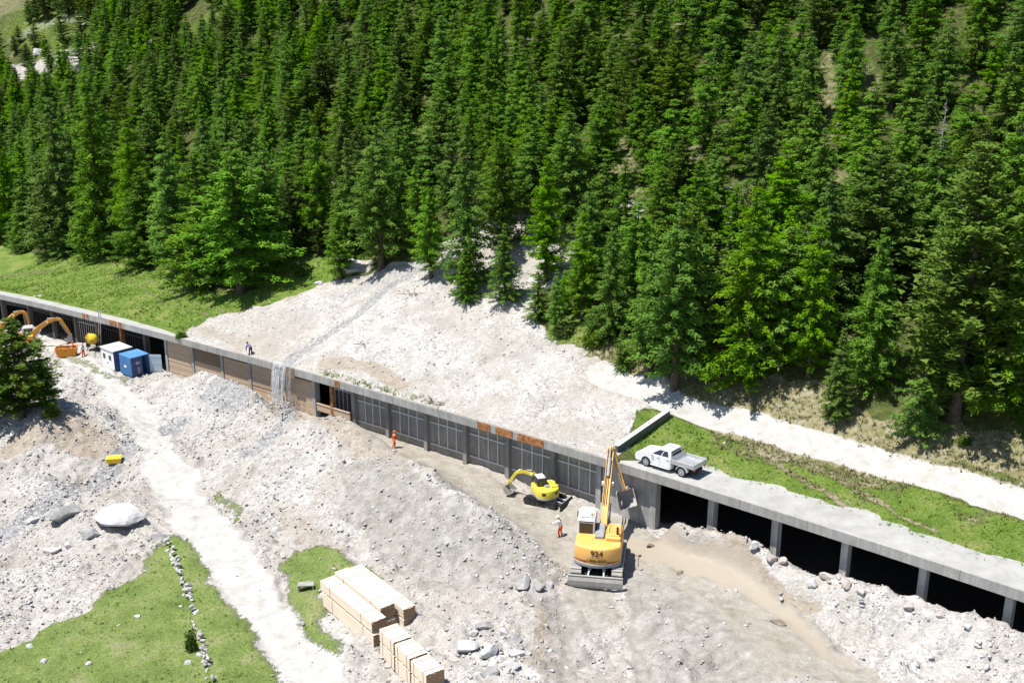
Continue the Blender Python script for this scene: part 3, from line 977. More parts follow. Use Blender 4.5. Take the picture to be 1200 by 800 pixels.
for q in range(2): proto('pine_tree', q, F_PINE, 11.0, [2.7, 3.0][q], [20, 18][q], 9, 14, 'pine')

trees = []
def tree(kind, variant, loc, h, rz, label, group=None, wide=1.0, lean=(0, 0)):
    cm, tm, H0 = PROTO[kind][variant % len(PROTO[kind])]
    e = empty(kind, loc, rz, label, kind.replace('_', ' '), group)
    s = h / H0
    e.scale = (s * wide, s * wide, s)
    e.rotation_euler = (lean[0], lean[1], rz)
    for nm, me in (('trunk', tm), ('crown', cm)):
        o = bpy.data.objects.new(nm, me); C.objects.link(o); o.parent = e
    trees.append((loc, h))
    return e
# trees at the near edge of the forest and out on the debris: photo foot, photo top, kind, variant, width, label
EDGE = [
 (14, 282, 168, 'larch_tree', 0, 1.0, 'bright green larch at the far left end of the forest edge above the meadow'),
 (78, 292, 120, 'spruce_tree', 1, 1.05, 'dark spruce at the meadow edge with grass mound before it, second from the left'),
 (122, 300, 95, 'spruce_tree', 0, 1.0, 'tall olive spruce behind the upper end of the meadow wheel ruts'),
 (163, 298, 150, 'larch_tree', 2, 1.0, 'larch at the meadow edge just right of the meadow wheel ruts'),
 (205, 318, 165, 'larch_tree', 1, 1.15, 'broad larch standing forward on the grass left of the debris fan'),
 (240, 335, 180, 'spruce_tree', 3, 1.5, 'bushy dark spruce foremost on the meadow, in the middle of the forward clump'),
 (283, 344, 178, 'larch_tree', 2, 1.75, 'broad bushy larch at the tip of the forward clump beside the debris fan'),
 (318, 322, 170, 'larch_tree', 3, 1.1, 'larch with its shadow on the grass gap left of the small pale boulder'),
 (375, 290, 150, 'larch_tree', 4, 1.0, 'slim larch above the grassy gully left of the debris fan'),
 (412, 300, 165, 'spruce_tree', 2, 1.0, 'dark spruce directly behind the pale boulder at the fan edge'),
 (447, 314, 148, 'larch_tree', 2, 1.2, 'big bright larch at the upper left shoulder of the debris fan'),
 (505, 326, 205, 'larch_tree', 0, 1.0, 'slender larch with bare lower trunk standing in the upper debris'),
 (549, 338, 150, 'spruce_tree', 2, .95, 'tall dark spruce with long bare trunk rising from the debris fan'),
 (545, 352, 292, 'spruce_tree', 1, 1.35, 'squat young spruce low on the debris under the bare trunk'),
 (592, 352, 262, 'spruce_tree', 3, 1.2, 'dense dark spruce at the middle of the debris fan top'),
 (588, 300, 165, 'pine_tree', 1, 1.0, 'olive conifer behind the white rocks at the fan apex'),
 (640, 330, 190, 'larch_tree', 1, 1.0, 'pale larch on the right side of the fan apex'),
 (652, 390, 318, 'larch_tree', 3, 1.0, 'small thin larch at the right edge of the debris fan'),
 (682, 372, 250, 'larch_tree', 4, 1.1, 'bright larch behind the small thin one at the right fan edge'),
 (716, 392, 262, 'spruce_tree', 0, 1.1, 'spruce above the green bank right of the debris fan'),
 (728, 432, 385, 'spruce_tree', 1, 1.2, 'knee high bushy spruce on the bank beside the track start'),
 (790, 455, 238, 'larch_tree', 2, 1.1, 'large bright larch right beside the white track above the barrier wall'),
 (758, 440, 290, 'larch_tree', 0, 1.0, 'leaning bright larch left of the large larch beside the track'),
 (872, 448, 225, 'spruce_tree', 1, 1.1, 'huge dark spruce with hanging lower branches over the bank'),
 (980, 491, 385, 'spruce_tree', 2, 1.15, 'small slim spruce alone on the tan bank above the track'),
 (948, 440, 255, 'larch_tree', 3, 1.0, 'larch behind the small slim spruce on the tan bank'),
 (1020, 450, 270, 'spruce_tree', 0, 1.05, 'mid green spruce between the slim spruce and the broad young one'),
 (1078, 508, 395, 'spruce_tree', 3, 1.35, 'broad young spruce with light tips nearest the track'),
 (1118, 490, 185, 'pine_tree', 0, 1.25, 'massive olive conifer behind the broad young spruce'),
 (1172, 478, 200, 'spruce_tree', 1, 1.1, 'dark spruce with a broken drooping branch near the right frame edge'),
 (1203, 497, 455, 'spruce_tree', 1, 1.4, 'small bush like spruce at the right frame edge above the track'),
]
for i, (px, py, ty, kind, var, wd, lab) in enumerate(EDGE):
    p = on_up(px, py)
    h = (py - ty) / ppm(p) / math.cos(PITCH + math.atan2((py + ty) / 2 - 400, FOC)) * 1.04
    p.z -= .1
    tree(kind, var, p, h, i * 1.7, lab, 'conifers along the near edge of the forest', wd)

# the forest on the slope
FREE = [[(-60, 30), (60, 25), (125, 40), (120, 85), (60, 105), (-60, 110)], [(200, 60), (215, 20), (260, -20), (300, -20), (262, 62)], [(485, 150), (510, 150), (510, 195), (478, 195)]]
FREE = [poly_uv(P, up) for P in FREE]
FANP, LGP, BKP, RGP = (poly_uv(P, up) for P in (FAN, LGRASS, BANK, RGRASS))
frng = random.Random(23)
pts = [xy2uv(l.x, l.y) for l, h in trees]
cand = []
for k in range(52000):
    u, v = frng.uniform(-190, 92), frng.uniform(9, 130)
    arr = (np.array([u]), np.array([v]))
    if v < 24 and (inside(FANP, *arr)[0] or inside(LGP, *arr)[0] or inside(BKP, *arr)[0] or inside(RGP, *arr)[0]): continue
    if v < 13.5: continue
    fr = any(inside(P, *arr)[0] for P in FREE)
    sp = 3.3 if not fr else 5.2
    sp *= 1 + .25 * math.sin(u * .31 + v * .17) * math.cos(v * .23)
    if any((u - a) ** 2 + (v - b) ** 2 < sp * sp for a, b in pts): continue
    x, y = uv2xy(u, v)
    z = drop(x, y, BV_UP)
    bx, by = to_px((x, y, z))
    if not (-45 < bx < 1245) or by < 2: continue
    pts.append((u, v)); cand.append((u, v, x, y, z, bx, by, fr))
cand.sort(key=lambda c: c[3])
LAB = {'larch_tree': 'bright green larch in the dense forest covering the slope', 'spruce_tree': 'dark green spruce in the dense forest covering the slope', 'pine_tree': 'olive conifer in the dense forest covering the slope'}
GRP = {'larch_tree': 'larches in the dense forest', 'spruce_tree': 'spruces in the dense forest', 'pine_tree': 'olive conifers in the dense forest'}
LABR = {'larch_tree': 'sparse larch among the pale rocks high on the upper left slope', 'spruce_tree': 'sparse dark spruce among the pale rocks high on the upper left slope', 'pine_tree': 'sparse olive conifer among the pale rocks high on the upper left slope'}
ncount = {}
for i, (u, v, x, y, z, bx, by, fr) in enumerate(cand):
    w = frng.random() + .25 * math.sin(u * .12 + 1) * math.cos(v * .15)
    left = bx < 200
    kind = 'larch_tree' if w < (.47 if not left else .33) else ('spruce_tree' if w < .88 else 'pine_tree')
    if ncount.get(kind, 0) >= 262: kind = 'pine_tree' if kind == 'larch_tree' else 'larch_tree' if ncount.get('larch_tree', 0) < 262 else 'pine_tree'
    h = frng.triangular(6.0, 14.2, 11.5) * (1 if v < 30 else .86)
    if frng.random() < .13: h *= .62
    if fr: h *= .7
    ncount[kind] = ncount.get(kind, 0) + 1
    tree(kind, frng.randrange(5), (x, y, z - .15), h, frng.uniform(0, 6.28), LABR[kind] if fr else LAB[kind], 'sparse trees high on the upper left slope' if fr else GRP[kind], frng.uniform(1.1, 1.65), (frng.gauss(0, .02), frng.gauss(0, .02)))
YG = 'small young conifer among the taller trees along the lower forest edge'
yk = 0
for k in range(400):
    if yk >= 34: break
    u, v = frng.uniform(-75, 62), frng.uniform(11, 27)
    arr = (np.array([u]), np.array([v]))
    if inside(LGP, *arr)[0] or inside(FANP, *arr)[0] or inside(BKP, *arr)[0] or (v < 12.5): continue
    x, y = uv2xy(u, v); z = drop(x, y, BV_UP); bx, by = to_px((x, y, z))
    if not (5 < bx < 1195): continue
    tree(frng.choice(('pine_tree', 'spruce_tree', 'larch_tree')), frng.randrange(4), (x, y, z - .1), frng.uniform(2.2, 5.5), frng.uniform(0, 6), YG, 'young conifers along the lower forest edge', frng.uniform(1.2, 1.7)); yk += 1
print('FOREST', ncount, len(cand))

# ---------------------------------------------------------------- machine materials
Y_BIG = paint('warm yellow machine paint', (.70, .37, .075), .5, .35, .6, (.45, .38, .29))
Y_MINI = paint('lemon yellow machine paint', (.70, .59, .04), .5, .35, .5, (.5, .46, .3))
Y_OR = paint('orange yellow machine paint', (.70, .32, .03), .5, .35, .5, (.45, .38, .28))
M_WHITE = paint('white machine paint', (.74, .74, .72), .35, .45, .3, (.5, .46, .4))
M_TRUCK = paint('white car paint', (.72, .73, .74), .25, .5, .16, (.5, .47, .42))
M_GREYP = paint('grey machine paint', (.24, .25, .26), .5, .4, .5, (.42, .39, .34))
M_DUSTY = paint('dust covered steel', (.30, .285, .26), .8, .2, .8, (.46, .43, .385))
M_BLACK = plain('black rubber', (.022, .022, .022), .8, .3, 0, .4)
M_DARK = plain('dark machinery', (.03, .03, .032), .6, .4)
M_CHROME = plain('cylinder rod', (.6, .6, .6), .25, .5, .9, .05)
M_MAROON = plain('dark red marking', (.20, .03, .03), .5, .4)
M_INK = plain('dark lettering', (.10, .05, .02), .6, .3, 0, .05)
M_ALU = plain('dull aluminium', (.50, .51, .52), .45, .5, .5, .12)
def glass_mat():
    k = NT('dark glass', .06, .6); k.base((.018, .022, .026)); return k.m
M_GLASS = glass_mat()
M_LAMPR = plain('red lamp', (.4, .02, .02), .3, .5)
M_LAMPW = plain('clear lamp', (.6, .6, .6), .15, .6)
M_AMBER = plain('amber beacon', (.7, .25, .02), .3, .5)

def text_mesh(body, size):
    cu = bpy.data.curves.new('lettering', 'FONT')
    cu.body = body; cu.size = size; cu.align_x = 'CENTER'; cu.align_y = 'CENTER'; cu.extrude = .006
    cu.offset = size * .012
    o = bpy.data.objects.new('lettering', cu); C.objects.link(o)
    dg = bpy.context.evaluated_depsgraph_get(); dg.update()
    me = bpy.data.meshes.new_from_object(o.evaluated_get(dg))
    bpy.data.objects.remove(o); bpy.data.curves.remove(cu)
    return me

def rotz(a): return Matrix.Rotation(a, 4, 'Z')
def arm_outline(pts):
    """pts: (y, z, h) along the centre line -> closed outline"""
    top, bot = [], []
    for i, (y, z, h) in enumerate(pts):
        a = Vector((pts[max(i - 1, 0)][0], pts[max(i - 1, 0)][1])); b = Vector((pts[min(i + 1, len(pts) - 1)][0], pts[min(i + 1, len(pts) - 1)][1]))
        d = (b - a).normalized(); n = Vector((-d.y, d.x))
        top.append((y + n.x * h / 2, z + n.y * h / 2)); bot.append((y - n.x * h / 2, z - n.y * h / 2))
    return top + bot[::-1]

def excavator(kind, loc, heading, scale, col, label, boom, stick, bucket_a, swing=0.0, cabcol=None, blade=True, track_turn=0.0, lettering=False, bw=1.1, cabw=(-1.25, -.28), muddy=True, tail=1.75, skew=0.0):
    e = empty(kind, loc, heading, label, 'excavator')
    e.scale = (scale,) * 3
    cabcol = cabcol or M_WHITE
    TR = rotz(track_turn)
    # crawler tracks
    for s in (-1, 1):
        m = MB(); m.M = TR
        out = []
        L2, r = 1.62, .42
        for k in range(9): t = PI / 2 - PI * k / 8; out.append((L2 + r * math.cos(t), r + .02 + r * math.sin(t)))
        for k in range(9): t = -PI / 2 - PI * k / 8; out.append((-L2 + r * math.cos(t), r + .02 + r * math.sin(t)))
        m.prism(out, s * 1.13 - .29, s * 1.13 + .29, 'x')
        for k in range(26):                                     # grouser plates
            y = -L2 + 2 * L2 * k / 25
            m.box((s * 1.13, y, .875), (.60, .085, .045)); m.box((s * 1.13, y, .012), (.60, .085, .045))
        for sg in (-1, 1):
            for k in range(1, 6):
                t = (PI / 2 - PI * k / 6)
                m.box((s * 1.13, sg * (L2 + (r + .012) * math.cos(t)), r + .02 + (r + .012) * math.sin(t)), (.60, .05, .085), Matrix.Rotation(sg * -(PI / 2 - abs(t)) * (1 if t > 0 else -1), 3, 'X'))
        tk = m.build('track', M_DUSTY if muddy else M_BLACK, e)
        m = MB(); m.M = TR
        for k in range(6): m.cyl((s * .82, -1.4 + .56 * k, .30), (s * 1.435, -1.4 + .56 * k, .30), .15, n=12)
        for y in (-L2, L2): m.cyl((s * .82, y, .44), (s * 1.44, y, .44), .30, n=16)
        m.build('roller', M_DARK, tk, 40)
    m = MB(); m.M = TR
    m.box((0, 0, .55), (1.7, 1.9, .42), bev=.08); m.cyl((0, 0, .7), (0, 0, 1.02), .62, n=24)
    m.build('undercarriage', M_DARK, e)
    if blade:
        m = MB(); m.M = TR
        prof = [(-2.62, .12), (-2.70, .30), (-2.71, .55), (-2.60, .84), (-2.54, .84), (-2.64, .55), (-2.63, .30), (-2.55, .12)]
        m.prism(prof, -1.5, 1.5, 'x'); m.box((0, -2.60, .82), (3.0, .1, .06), bev=.02)
        bl = m.build('dozer_blade', M_DUSTY if muddy else M_DARK, e)
        m = MB(); m.M = TR
        for s in (-1, 1): m.bar((s * .5, -1.0, .5), (s * .58, -2.56, .42), .18, .22, .02)
        m.build('blade_arm', M_DARK, bl)
        m = MB(); m.M = TR
        for s in (-1, 1): m.cyl((s * .36, -.95, .8), (s * .40, -1.7, .72), .09); m.cyl((s * .40, -1.7, .72), (s * .44, -2.5, .62), .05)
        m.build('blade_cylinder', M_LAMPW, bl)
    # house
    yc = -.2
    hw = 1.27
    a_end = math.asin(hw / tail)
    arc = [(tail * math.sin(t), yc - tail * math.cos(t)) for t in np.linspace(-a_end, a_end, 22)]
    plan = arc + [(hw, 1.15), (hw - .1, 1.3), (-hw + .1, 1.3), (-hw, 1.15)]
    ring = lambda z, f, g=1: [(x * f, y * f, z) for x, y in plan]
    m = MB(); m.loft([ring(1.17, 1.0), ring(1.22, 1.005), ring(1.98, 1.005), ring(2.08, .985), ring(2.13, .94)])
    hs = m.build('house', col, e, 30)
    m = MB(); m.loft([ring(.92, .93), ring(.98, 1.012), ring(1.14, 1.016), ring(1.168, 1.0)])
    m.build('lower_ring', M_GREYP, hs, 30)
    def patch(x0, x1, z0, z1, sk=0.0, off=.008):
        n = 8; m = MB(); vs = []
        for i in range(n + 1):
            x = x0 + (x1 - x0) * i / n
            t = math.asin(max(-1, min(1, x / tail))); r = tail * 1.005 + off
            for z in (z0, z1):
                vs.append((r * math.sin(t) + (sk if z == z1 else 0), yc * 1.005 - r * math.cos(t), z))
        m.add(vs, [(2 * i, 2 * i + 2, 2 * i + 3, 2 * i + 1) for i in range(n)]); return m
    if lettering:
        for s in (-1, 1):
            m = patch(s * .56, s * 1.24, 1.26, 1.52, -s * .06)
            m.build('stripe', M_MAROON, hs)
        for body, sz, zz in (('924', .46, 1.84), ('LIEBHERR', .25, 1.40)):
            me = text_mesh(body, sz)
            for v in me.vertices:
                x, y, d = v.co
                t = x / tail; r = tail * 1.005 + .014 + (d if abs(d) < .02 else 0)
                v.co = (r * math.sin(t), yc * 1.005 - r * math.cos(t), zz + y)
            me.materials.clear(); me.materials.append(M_INK)
            o = bpy.data.objects.new('lettering', me); C.objects.link(o); o.parent = hs
        m = patch(-.42, .42, 1.575, 1.59); m.build('stripe', M_INK, hs)
    else:
        for s in (-1, 1):
            m = patch(s * .55, s * .92, 1.55, 1.88, 0); m.build('vent', M_DARK, hs)
    # engine hood, hydraulic tank and middle block
    m = MB(); m.box((.80, -.15, 2.22), (.86, 1.5, .24), bev=.06); m.box((.80, -.2, 2.36), (.66, 1.0, .08), bev=.03)
    for k in range(5): m.box((.80, .15 - .16 * k, 2.405), (.56, .05, .03))
    m.build('engine_hood', col, hs)
    m = MB(); m.cyl((1.02, -.55, 2.2), (1.02, -.55, 2.72), .07); m.tube([(1.02, -.55, 2.7), (1.02, -.6, 2.82), (1.02, -.72, 2.86)], .07); m.build('exhaust', M_DARK, hs, 40)
    m = MB(); m.box((.02, -.25, 2.20), (.52, 1.0, .26), bev=.05); m.box((.02, .55, 2.1), (.5, .6, .5), bev=.04); m.build('centre_block', M_GREYP, hs)
    m = MB()
    for s in (.42, 1.22): m.tube([(s, .95, 2.1), (s, .95, 2.75), (s, -.4, 2.75), (s, -.4, 2.3)], .022, 6)
    m.build('handrail', M_DARK, hs)
    m = MB(); m.box((1.36, .9, 2.55), (.06, .22, .34), bev=.02); m.tube([(1.26, .95, 2.0), (1.34, .95, 2.5)], .02, 6); m.build('mirror', M_DARK, hs)
    # cab
    x0, x1 = cabw; cy0, cy1, cz0, cz1 = -.18, 1.62, 1.15, 3.02
    xm, wx = (x0 + x1) / 2, x1 - x0
    side = [(cy0, cz0), (cy1 - .1, cz0), (cy1, cz0 + .55), (cy1 - .12, cz1 - .35), (cy1 - .42, cz1), (cy0 + .12, cz1), (cy0, cz1 - .18)]
    m = MB(); m.prism(side, x0, x1, 'x'); cb = m.build('cab', cabcol, e, 0, .05)
    m = MB(); m.box((xm, (cy0 + cy1) / 2 - .1, cz1 + .035), (wx - .16, 1.15, .09), bev=.03); m.box((xm, cy0 + .2, cz1 + .06), (wx - .3, .12, .08), bev=.02); m.build('cab_roof', M_WHITE, cb)
    m = MB()
    m.box((xm, cy0 - .006, 2.42), (wx - .2, .03, .66), bev=.01)                       # rear window
    m.box((x0 - .006, .62, 2.32), (.03, 1.15, 1.0), bev=.01); m.box((x1 + .006, .62, 2.32), (.03, 1.15, 1.0), bev=.01)
    m.bar((xm, cy1 + .0, cz0 + .68), (xm, cy1 - .11, cz1 - .40), wx - .16, .03, 0, (0, 1, 0))
    m.build('window', M_GLASS, cb)
    m = MB(); m.box((xm - wx * .2, cy0 - .03, 2.36), (.03, .02, .62)); m.box((xm, cy0 - .03, cz1 - .16), (wx - .1, .05, .05)); m.build('rear_bar', M_DARK, cb)
    m = MB(); m.box((x0 - .14, cy1 - .2, 2.5), (.05, .2, .34), bev=.02); m.tube([(x0, cy1 - .2, 2.3), (x0 - .14, cy1 - .2, 2.5)], .018, 6); m.build('mirror', M_DARK, cb)
    m = MB(); m.cyl((xm + wx * .3, cy0 + .3, cz1 + .08), (xm + wx * .3, cy0 + .3, cz1 + .22), .06); m.build('beacon', M_AMBER, cb)
    # boom, stick, bucket in a plane turned about the boom foot
    foot = Vector((.12, .85, 0))
    T = Matrix.Translation(foot) @ rotz(swing)
    bp = [(y - .85, z, h) for y, z, h in boom]; sp = [(y - .85, z, h) for y, z, h in stick]
    m = MB(); m.M = T; m.prism(arm_outline(bp), -.19, .19, 'x')
    for (y, z, h) in (bp[0], bp[len(bp) // 2], bp[-1]): m.cyl((-.26, y, z), (.26, y, z), .15, n=14)
    bo = m.build('boom', col, e, 0, .02)
    m = MB(); m.M = T
    k = len(bp) // 2
    ya, za = bp[0][0] + .35, bp[0][1] - .55
    yb, zb = (bp[0][0] + bp[k][0] * 1.0) / 1.75 + .2, (bp[0][1] + bp[k][1]) / 2 + .1
    for s in (-1, 1):
        m = MB(); m.M = T
        m.cyl((s * .27, ya, za), (s * .27, (ya + yb) / 2, (za + zb) / 2), .085, n=10); m.mi = 1
        m.cyl((s * .27, (ya + yb) / 2, (za + zb) / 2), (s * .27, yb, zb), .05, n=10)
        m.build('hydraulic_cylinder', [M_GREYP, M_CHROME], bo, 40)
    m = MB(); m.M = T
    yt, zt = bp[k][0], bp[k][1] + bp[k][2] * .5 + .14
    ye, ze = sp[0][0], sp[0][1] + .1
    m.cyl((0, yt, zt), (0, yt + (ye - yt) * .6, zt + (ze - zt) * .6), .10, n=10); m.mi = 1
    m.cyl((0, yt + (ye - yt) * .6, zt + (ze - zt) * .6), (0, ye, ze), .055, n=10)
    m.build('hydraulic_cylinder', [M_GREYP, M_CHROME], bo, 40)
    m = MB(); m.M = T
    for s in (-.13, -.05, .06): m.tube([(s, y, z + h / 2 + .05) for y, z, h in bp], .028, 6)
    m.build('hose', M_BLACK, bo)
    m = MB(); m.M = T
    m.box((.28, bp[k][0], bp[k][1]), (.14, .2, .22), bev=.02); m.box((-.28, bp[k][0], bp[k][1]), (.14, .2, .22), bev=.02)
    m.build('boom_bracket', M_WHITE, bo)
    if skew: T = T @ Matrix.Translation((0, sp[0][0], sp[0][1])) @ Matrix.Rotation(skew, 4, 'Y') @ Matrix.Translation((0, -sp[0][0], -sp[0][1]))
    m = MB(); m.M = T; m.prism(arm_outline(sp), -.14, .14, 'x')
    for (y, z, h) in (sp[0], sp[-1]): m.cyl((-.2, y, z), (.2, y, z), .11, n=12)
    sk = m.build('stick', col, e, 0, .02)
    m = MB(); m.M = T
    (ya, za, _), (yb, zb, _) = sp[1], sp[-1]
    d = Vector((0, yb - ya, zb - za)).normalized(); n_ = Vector((0, -d.z, d.y)) * (.30 if d.z < 0 else -.3)
    m.cyl(Vector((0, ya, za)) - n_, Vector((0, (ya + yb) / 2, (za + zb) / 2)) - n_, .085, n=10); m.mi = 1
    m.cyl(Vector((0, (ya + yb) / 2, (za + zb) / 2)) - n_, Vector((0, yb, zb)) - n_ * .8, .05, n=10)
    m.build('hydraulic_cylinder', [M_GREYP, M_CHROME], sk, 40)
    # bucket: curved shell with side plates and teeth
    yb, zb = sp[-1][0], sp[-1][1]
    m = MB(); m.M = T @ Matrix.Translation((0, yb, zb - .06)) @ Matrix.Rotation(bucket_a, 4, 'X')
    shell = [(.16, .02), (.34, -.12), (.46, -.42), (.40, -.74), (.18, -.98), (-.14, -1.06), (-.42, -1.0)]
    ins = [(y * .93 - .01, z * .95 - .03) for y, z in shell]
    n = len(shell)
    vs, fs = [], []
    for xx in (-bw / 2, bw / 2):
        vs += [(xx, y, z) for y, z in shell] + [(xx, y, z) for y, z in ins]
    o2 = 2 * n
    for i in range(n - 1):
        fs += [(i, i + 1, o2 + i + 1, o2 + i), (n + i + 1, n + i, o2 + n + i, o2 + n + i + 1)]
    fs += [(0, n, o2 + n, o2), (n - 1, o2 + n - 1, o2 + 2 * n - 1, 2 * n - 1)]
    m.add(vs, fs)
    for s in (-1, 1):
        m.prism([(.16, .02)] + shell[1:] + [(-.30, -.62), (-.16, -.05)], s * bw / 2 - .02, s * bw / 2 + .02, 'x')
    for k in range(5):
        x = -bw / 2 + .08 + (bw - .16) * k / 4
        m.bar((x, -.34, -1.02), (x, -.60, -.97), .09, .06)
    m.box((0, .05, .06), (.5, .3, .22), bev=.03)
    m.build('bucket', M_DUSTY, e)
    return e

# large excavator at the foot of the gallery
pb = on_low(702, 662)
sb = 53 / (2.56 * ppm(pb))
pb2 = pb.copy(); pb2.z -= .12
excavator('tracked_excavator', pb2, math.radians(-9), sb, Y_BIG,
          'large warm yellow tracked excavator with white cab reaching its raised boom to the gallery wall',
          [(.85, 1.75, .62), (2.0, 2.6, .66), (3.6, 3.5, .62), (4.6, 4.1, .48), (5.7, 4.7, .34)],
          [(5.55, 4.95, .30), (5.7, 4.5, .46), (5.45, 3.2, .42), (5.2, 2.3, .26)], math.radians(-12), 0.0, lettering=True, bw=1.05, skew=math.radians(-20))
# small yellow excavator beside it
pm = on_low(639, 588)
sm = 26.5 / (2.54 * ppm(pm))
excavator('mini_excavator', pm - Vector((0, 0, .05)), math.radians(20), sm, Y_MINI,
          'small lemon yellow excavator with white cab roof working at the gallery wall',
          [(.85, 1.4, .5), (1.6, 2.4, .5), (2.2, 2.95, .46), (3.1, 3.1, .36), (3.9, 2.85, .28)],
          [(3.8, 3.05, .26), (4.25, 2.6, .34), (5.0, 1.5, .3), (5.3, 1.1, .22)], math.radians(-35), math.radians(48), cabcol=M_DARK, cabw=(-.95, .15), track_turn=math.radians(40), muddy=False, tail=1.45, bw=1.4)
# two orange yellow excavators at the far end, half behind the near conifer
pa = on_low(30, 409)
excavator('tracked_excavator', pa, math.radians(-74), .92, Y_OR,
          'orange yellow excavator, arm bent down beside the orange skip, half behind the near conifer',
          [(.85, 1.75, .6), (2.0, 2.9, .62), (3.3, 3.75, .58), (4.2, 4.05, .45), (4.9, 4.0, .32)],
          [(4.7, 4.15, .28), (5.1, 3.75, .42), (5.75, 2.5, .38), (6.1, 1.7, .24)], math.radians(-25), 0)
pa = on_low(-8, 402)
excavator('tracked_excavator', pa, math.radians(-68), .92, Y_OR,
          'orange yellow excavator at the left frame edge, mostly hidden by the near conifer',
          [(.85, 1.75, .6), (2.0, 2.9, .62), (3.2, 3.9, .58), (4.0, 4.25, .45), (4.6, 4.2, .32)],
          [(4.4, 4.35, .28), (4.8, 3.95, .42), (5.0, 2.7, .38), (4.9, 1.9, .24)], math.radians(-10), 0)

# ---------------------------------------------------------------- pickup truck
def plate(m, q, s0, s1, t0, t1, off=.012, shape=None):
    """thin plate lying on the face q (four corners) covering part of it"""
    a, b, c, d = [Vector(p) for p in q]
    P = lambda s, t: (a * (1 - s) + b * s) * (1 - t) + (d * (1 - s) + c * s) * t
    n = (b - a).cross(d - a).normalized() * off
    pts = shape or [(s0, t0), (s1, t0), (s1, t1), (s0, t1)]
    k = len(pts)
    vs = [P(s, t) - n * .5 for s, t in pts] + [P(s, t) + n for s, t in pts]
    m.add(vs, [tuple(range(k - 1, -1, -1)), tuple(range(k, 2 * k))] + [(i, (i + 1) % k, k + (i + 1) % k, k + i) for i in range(k)])

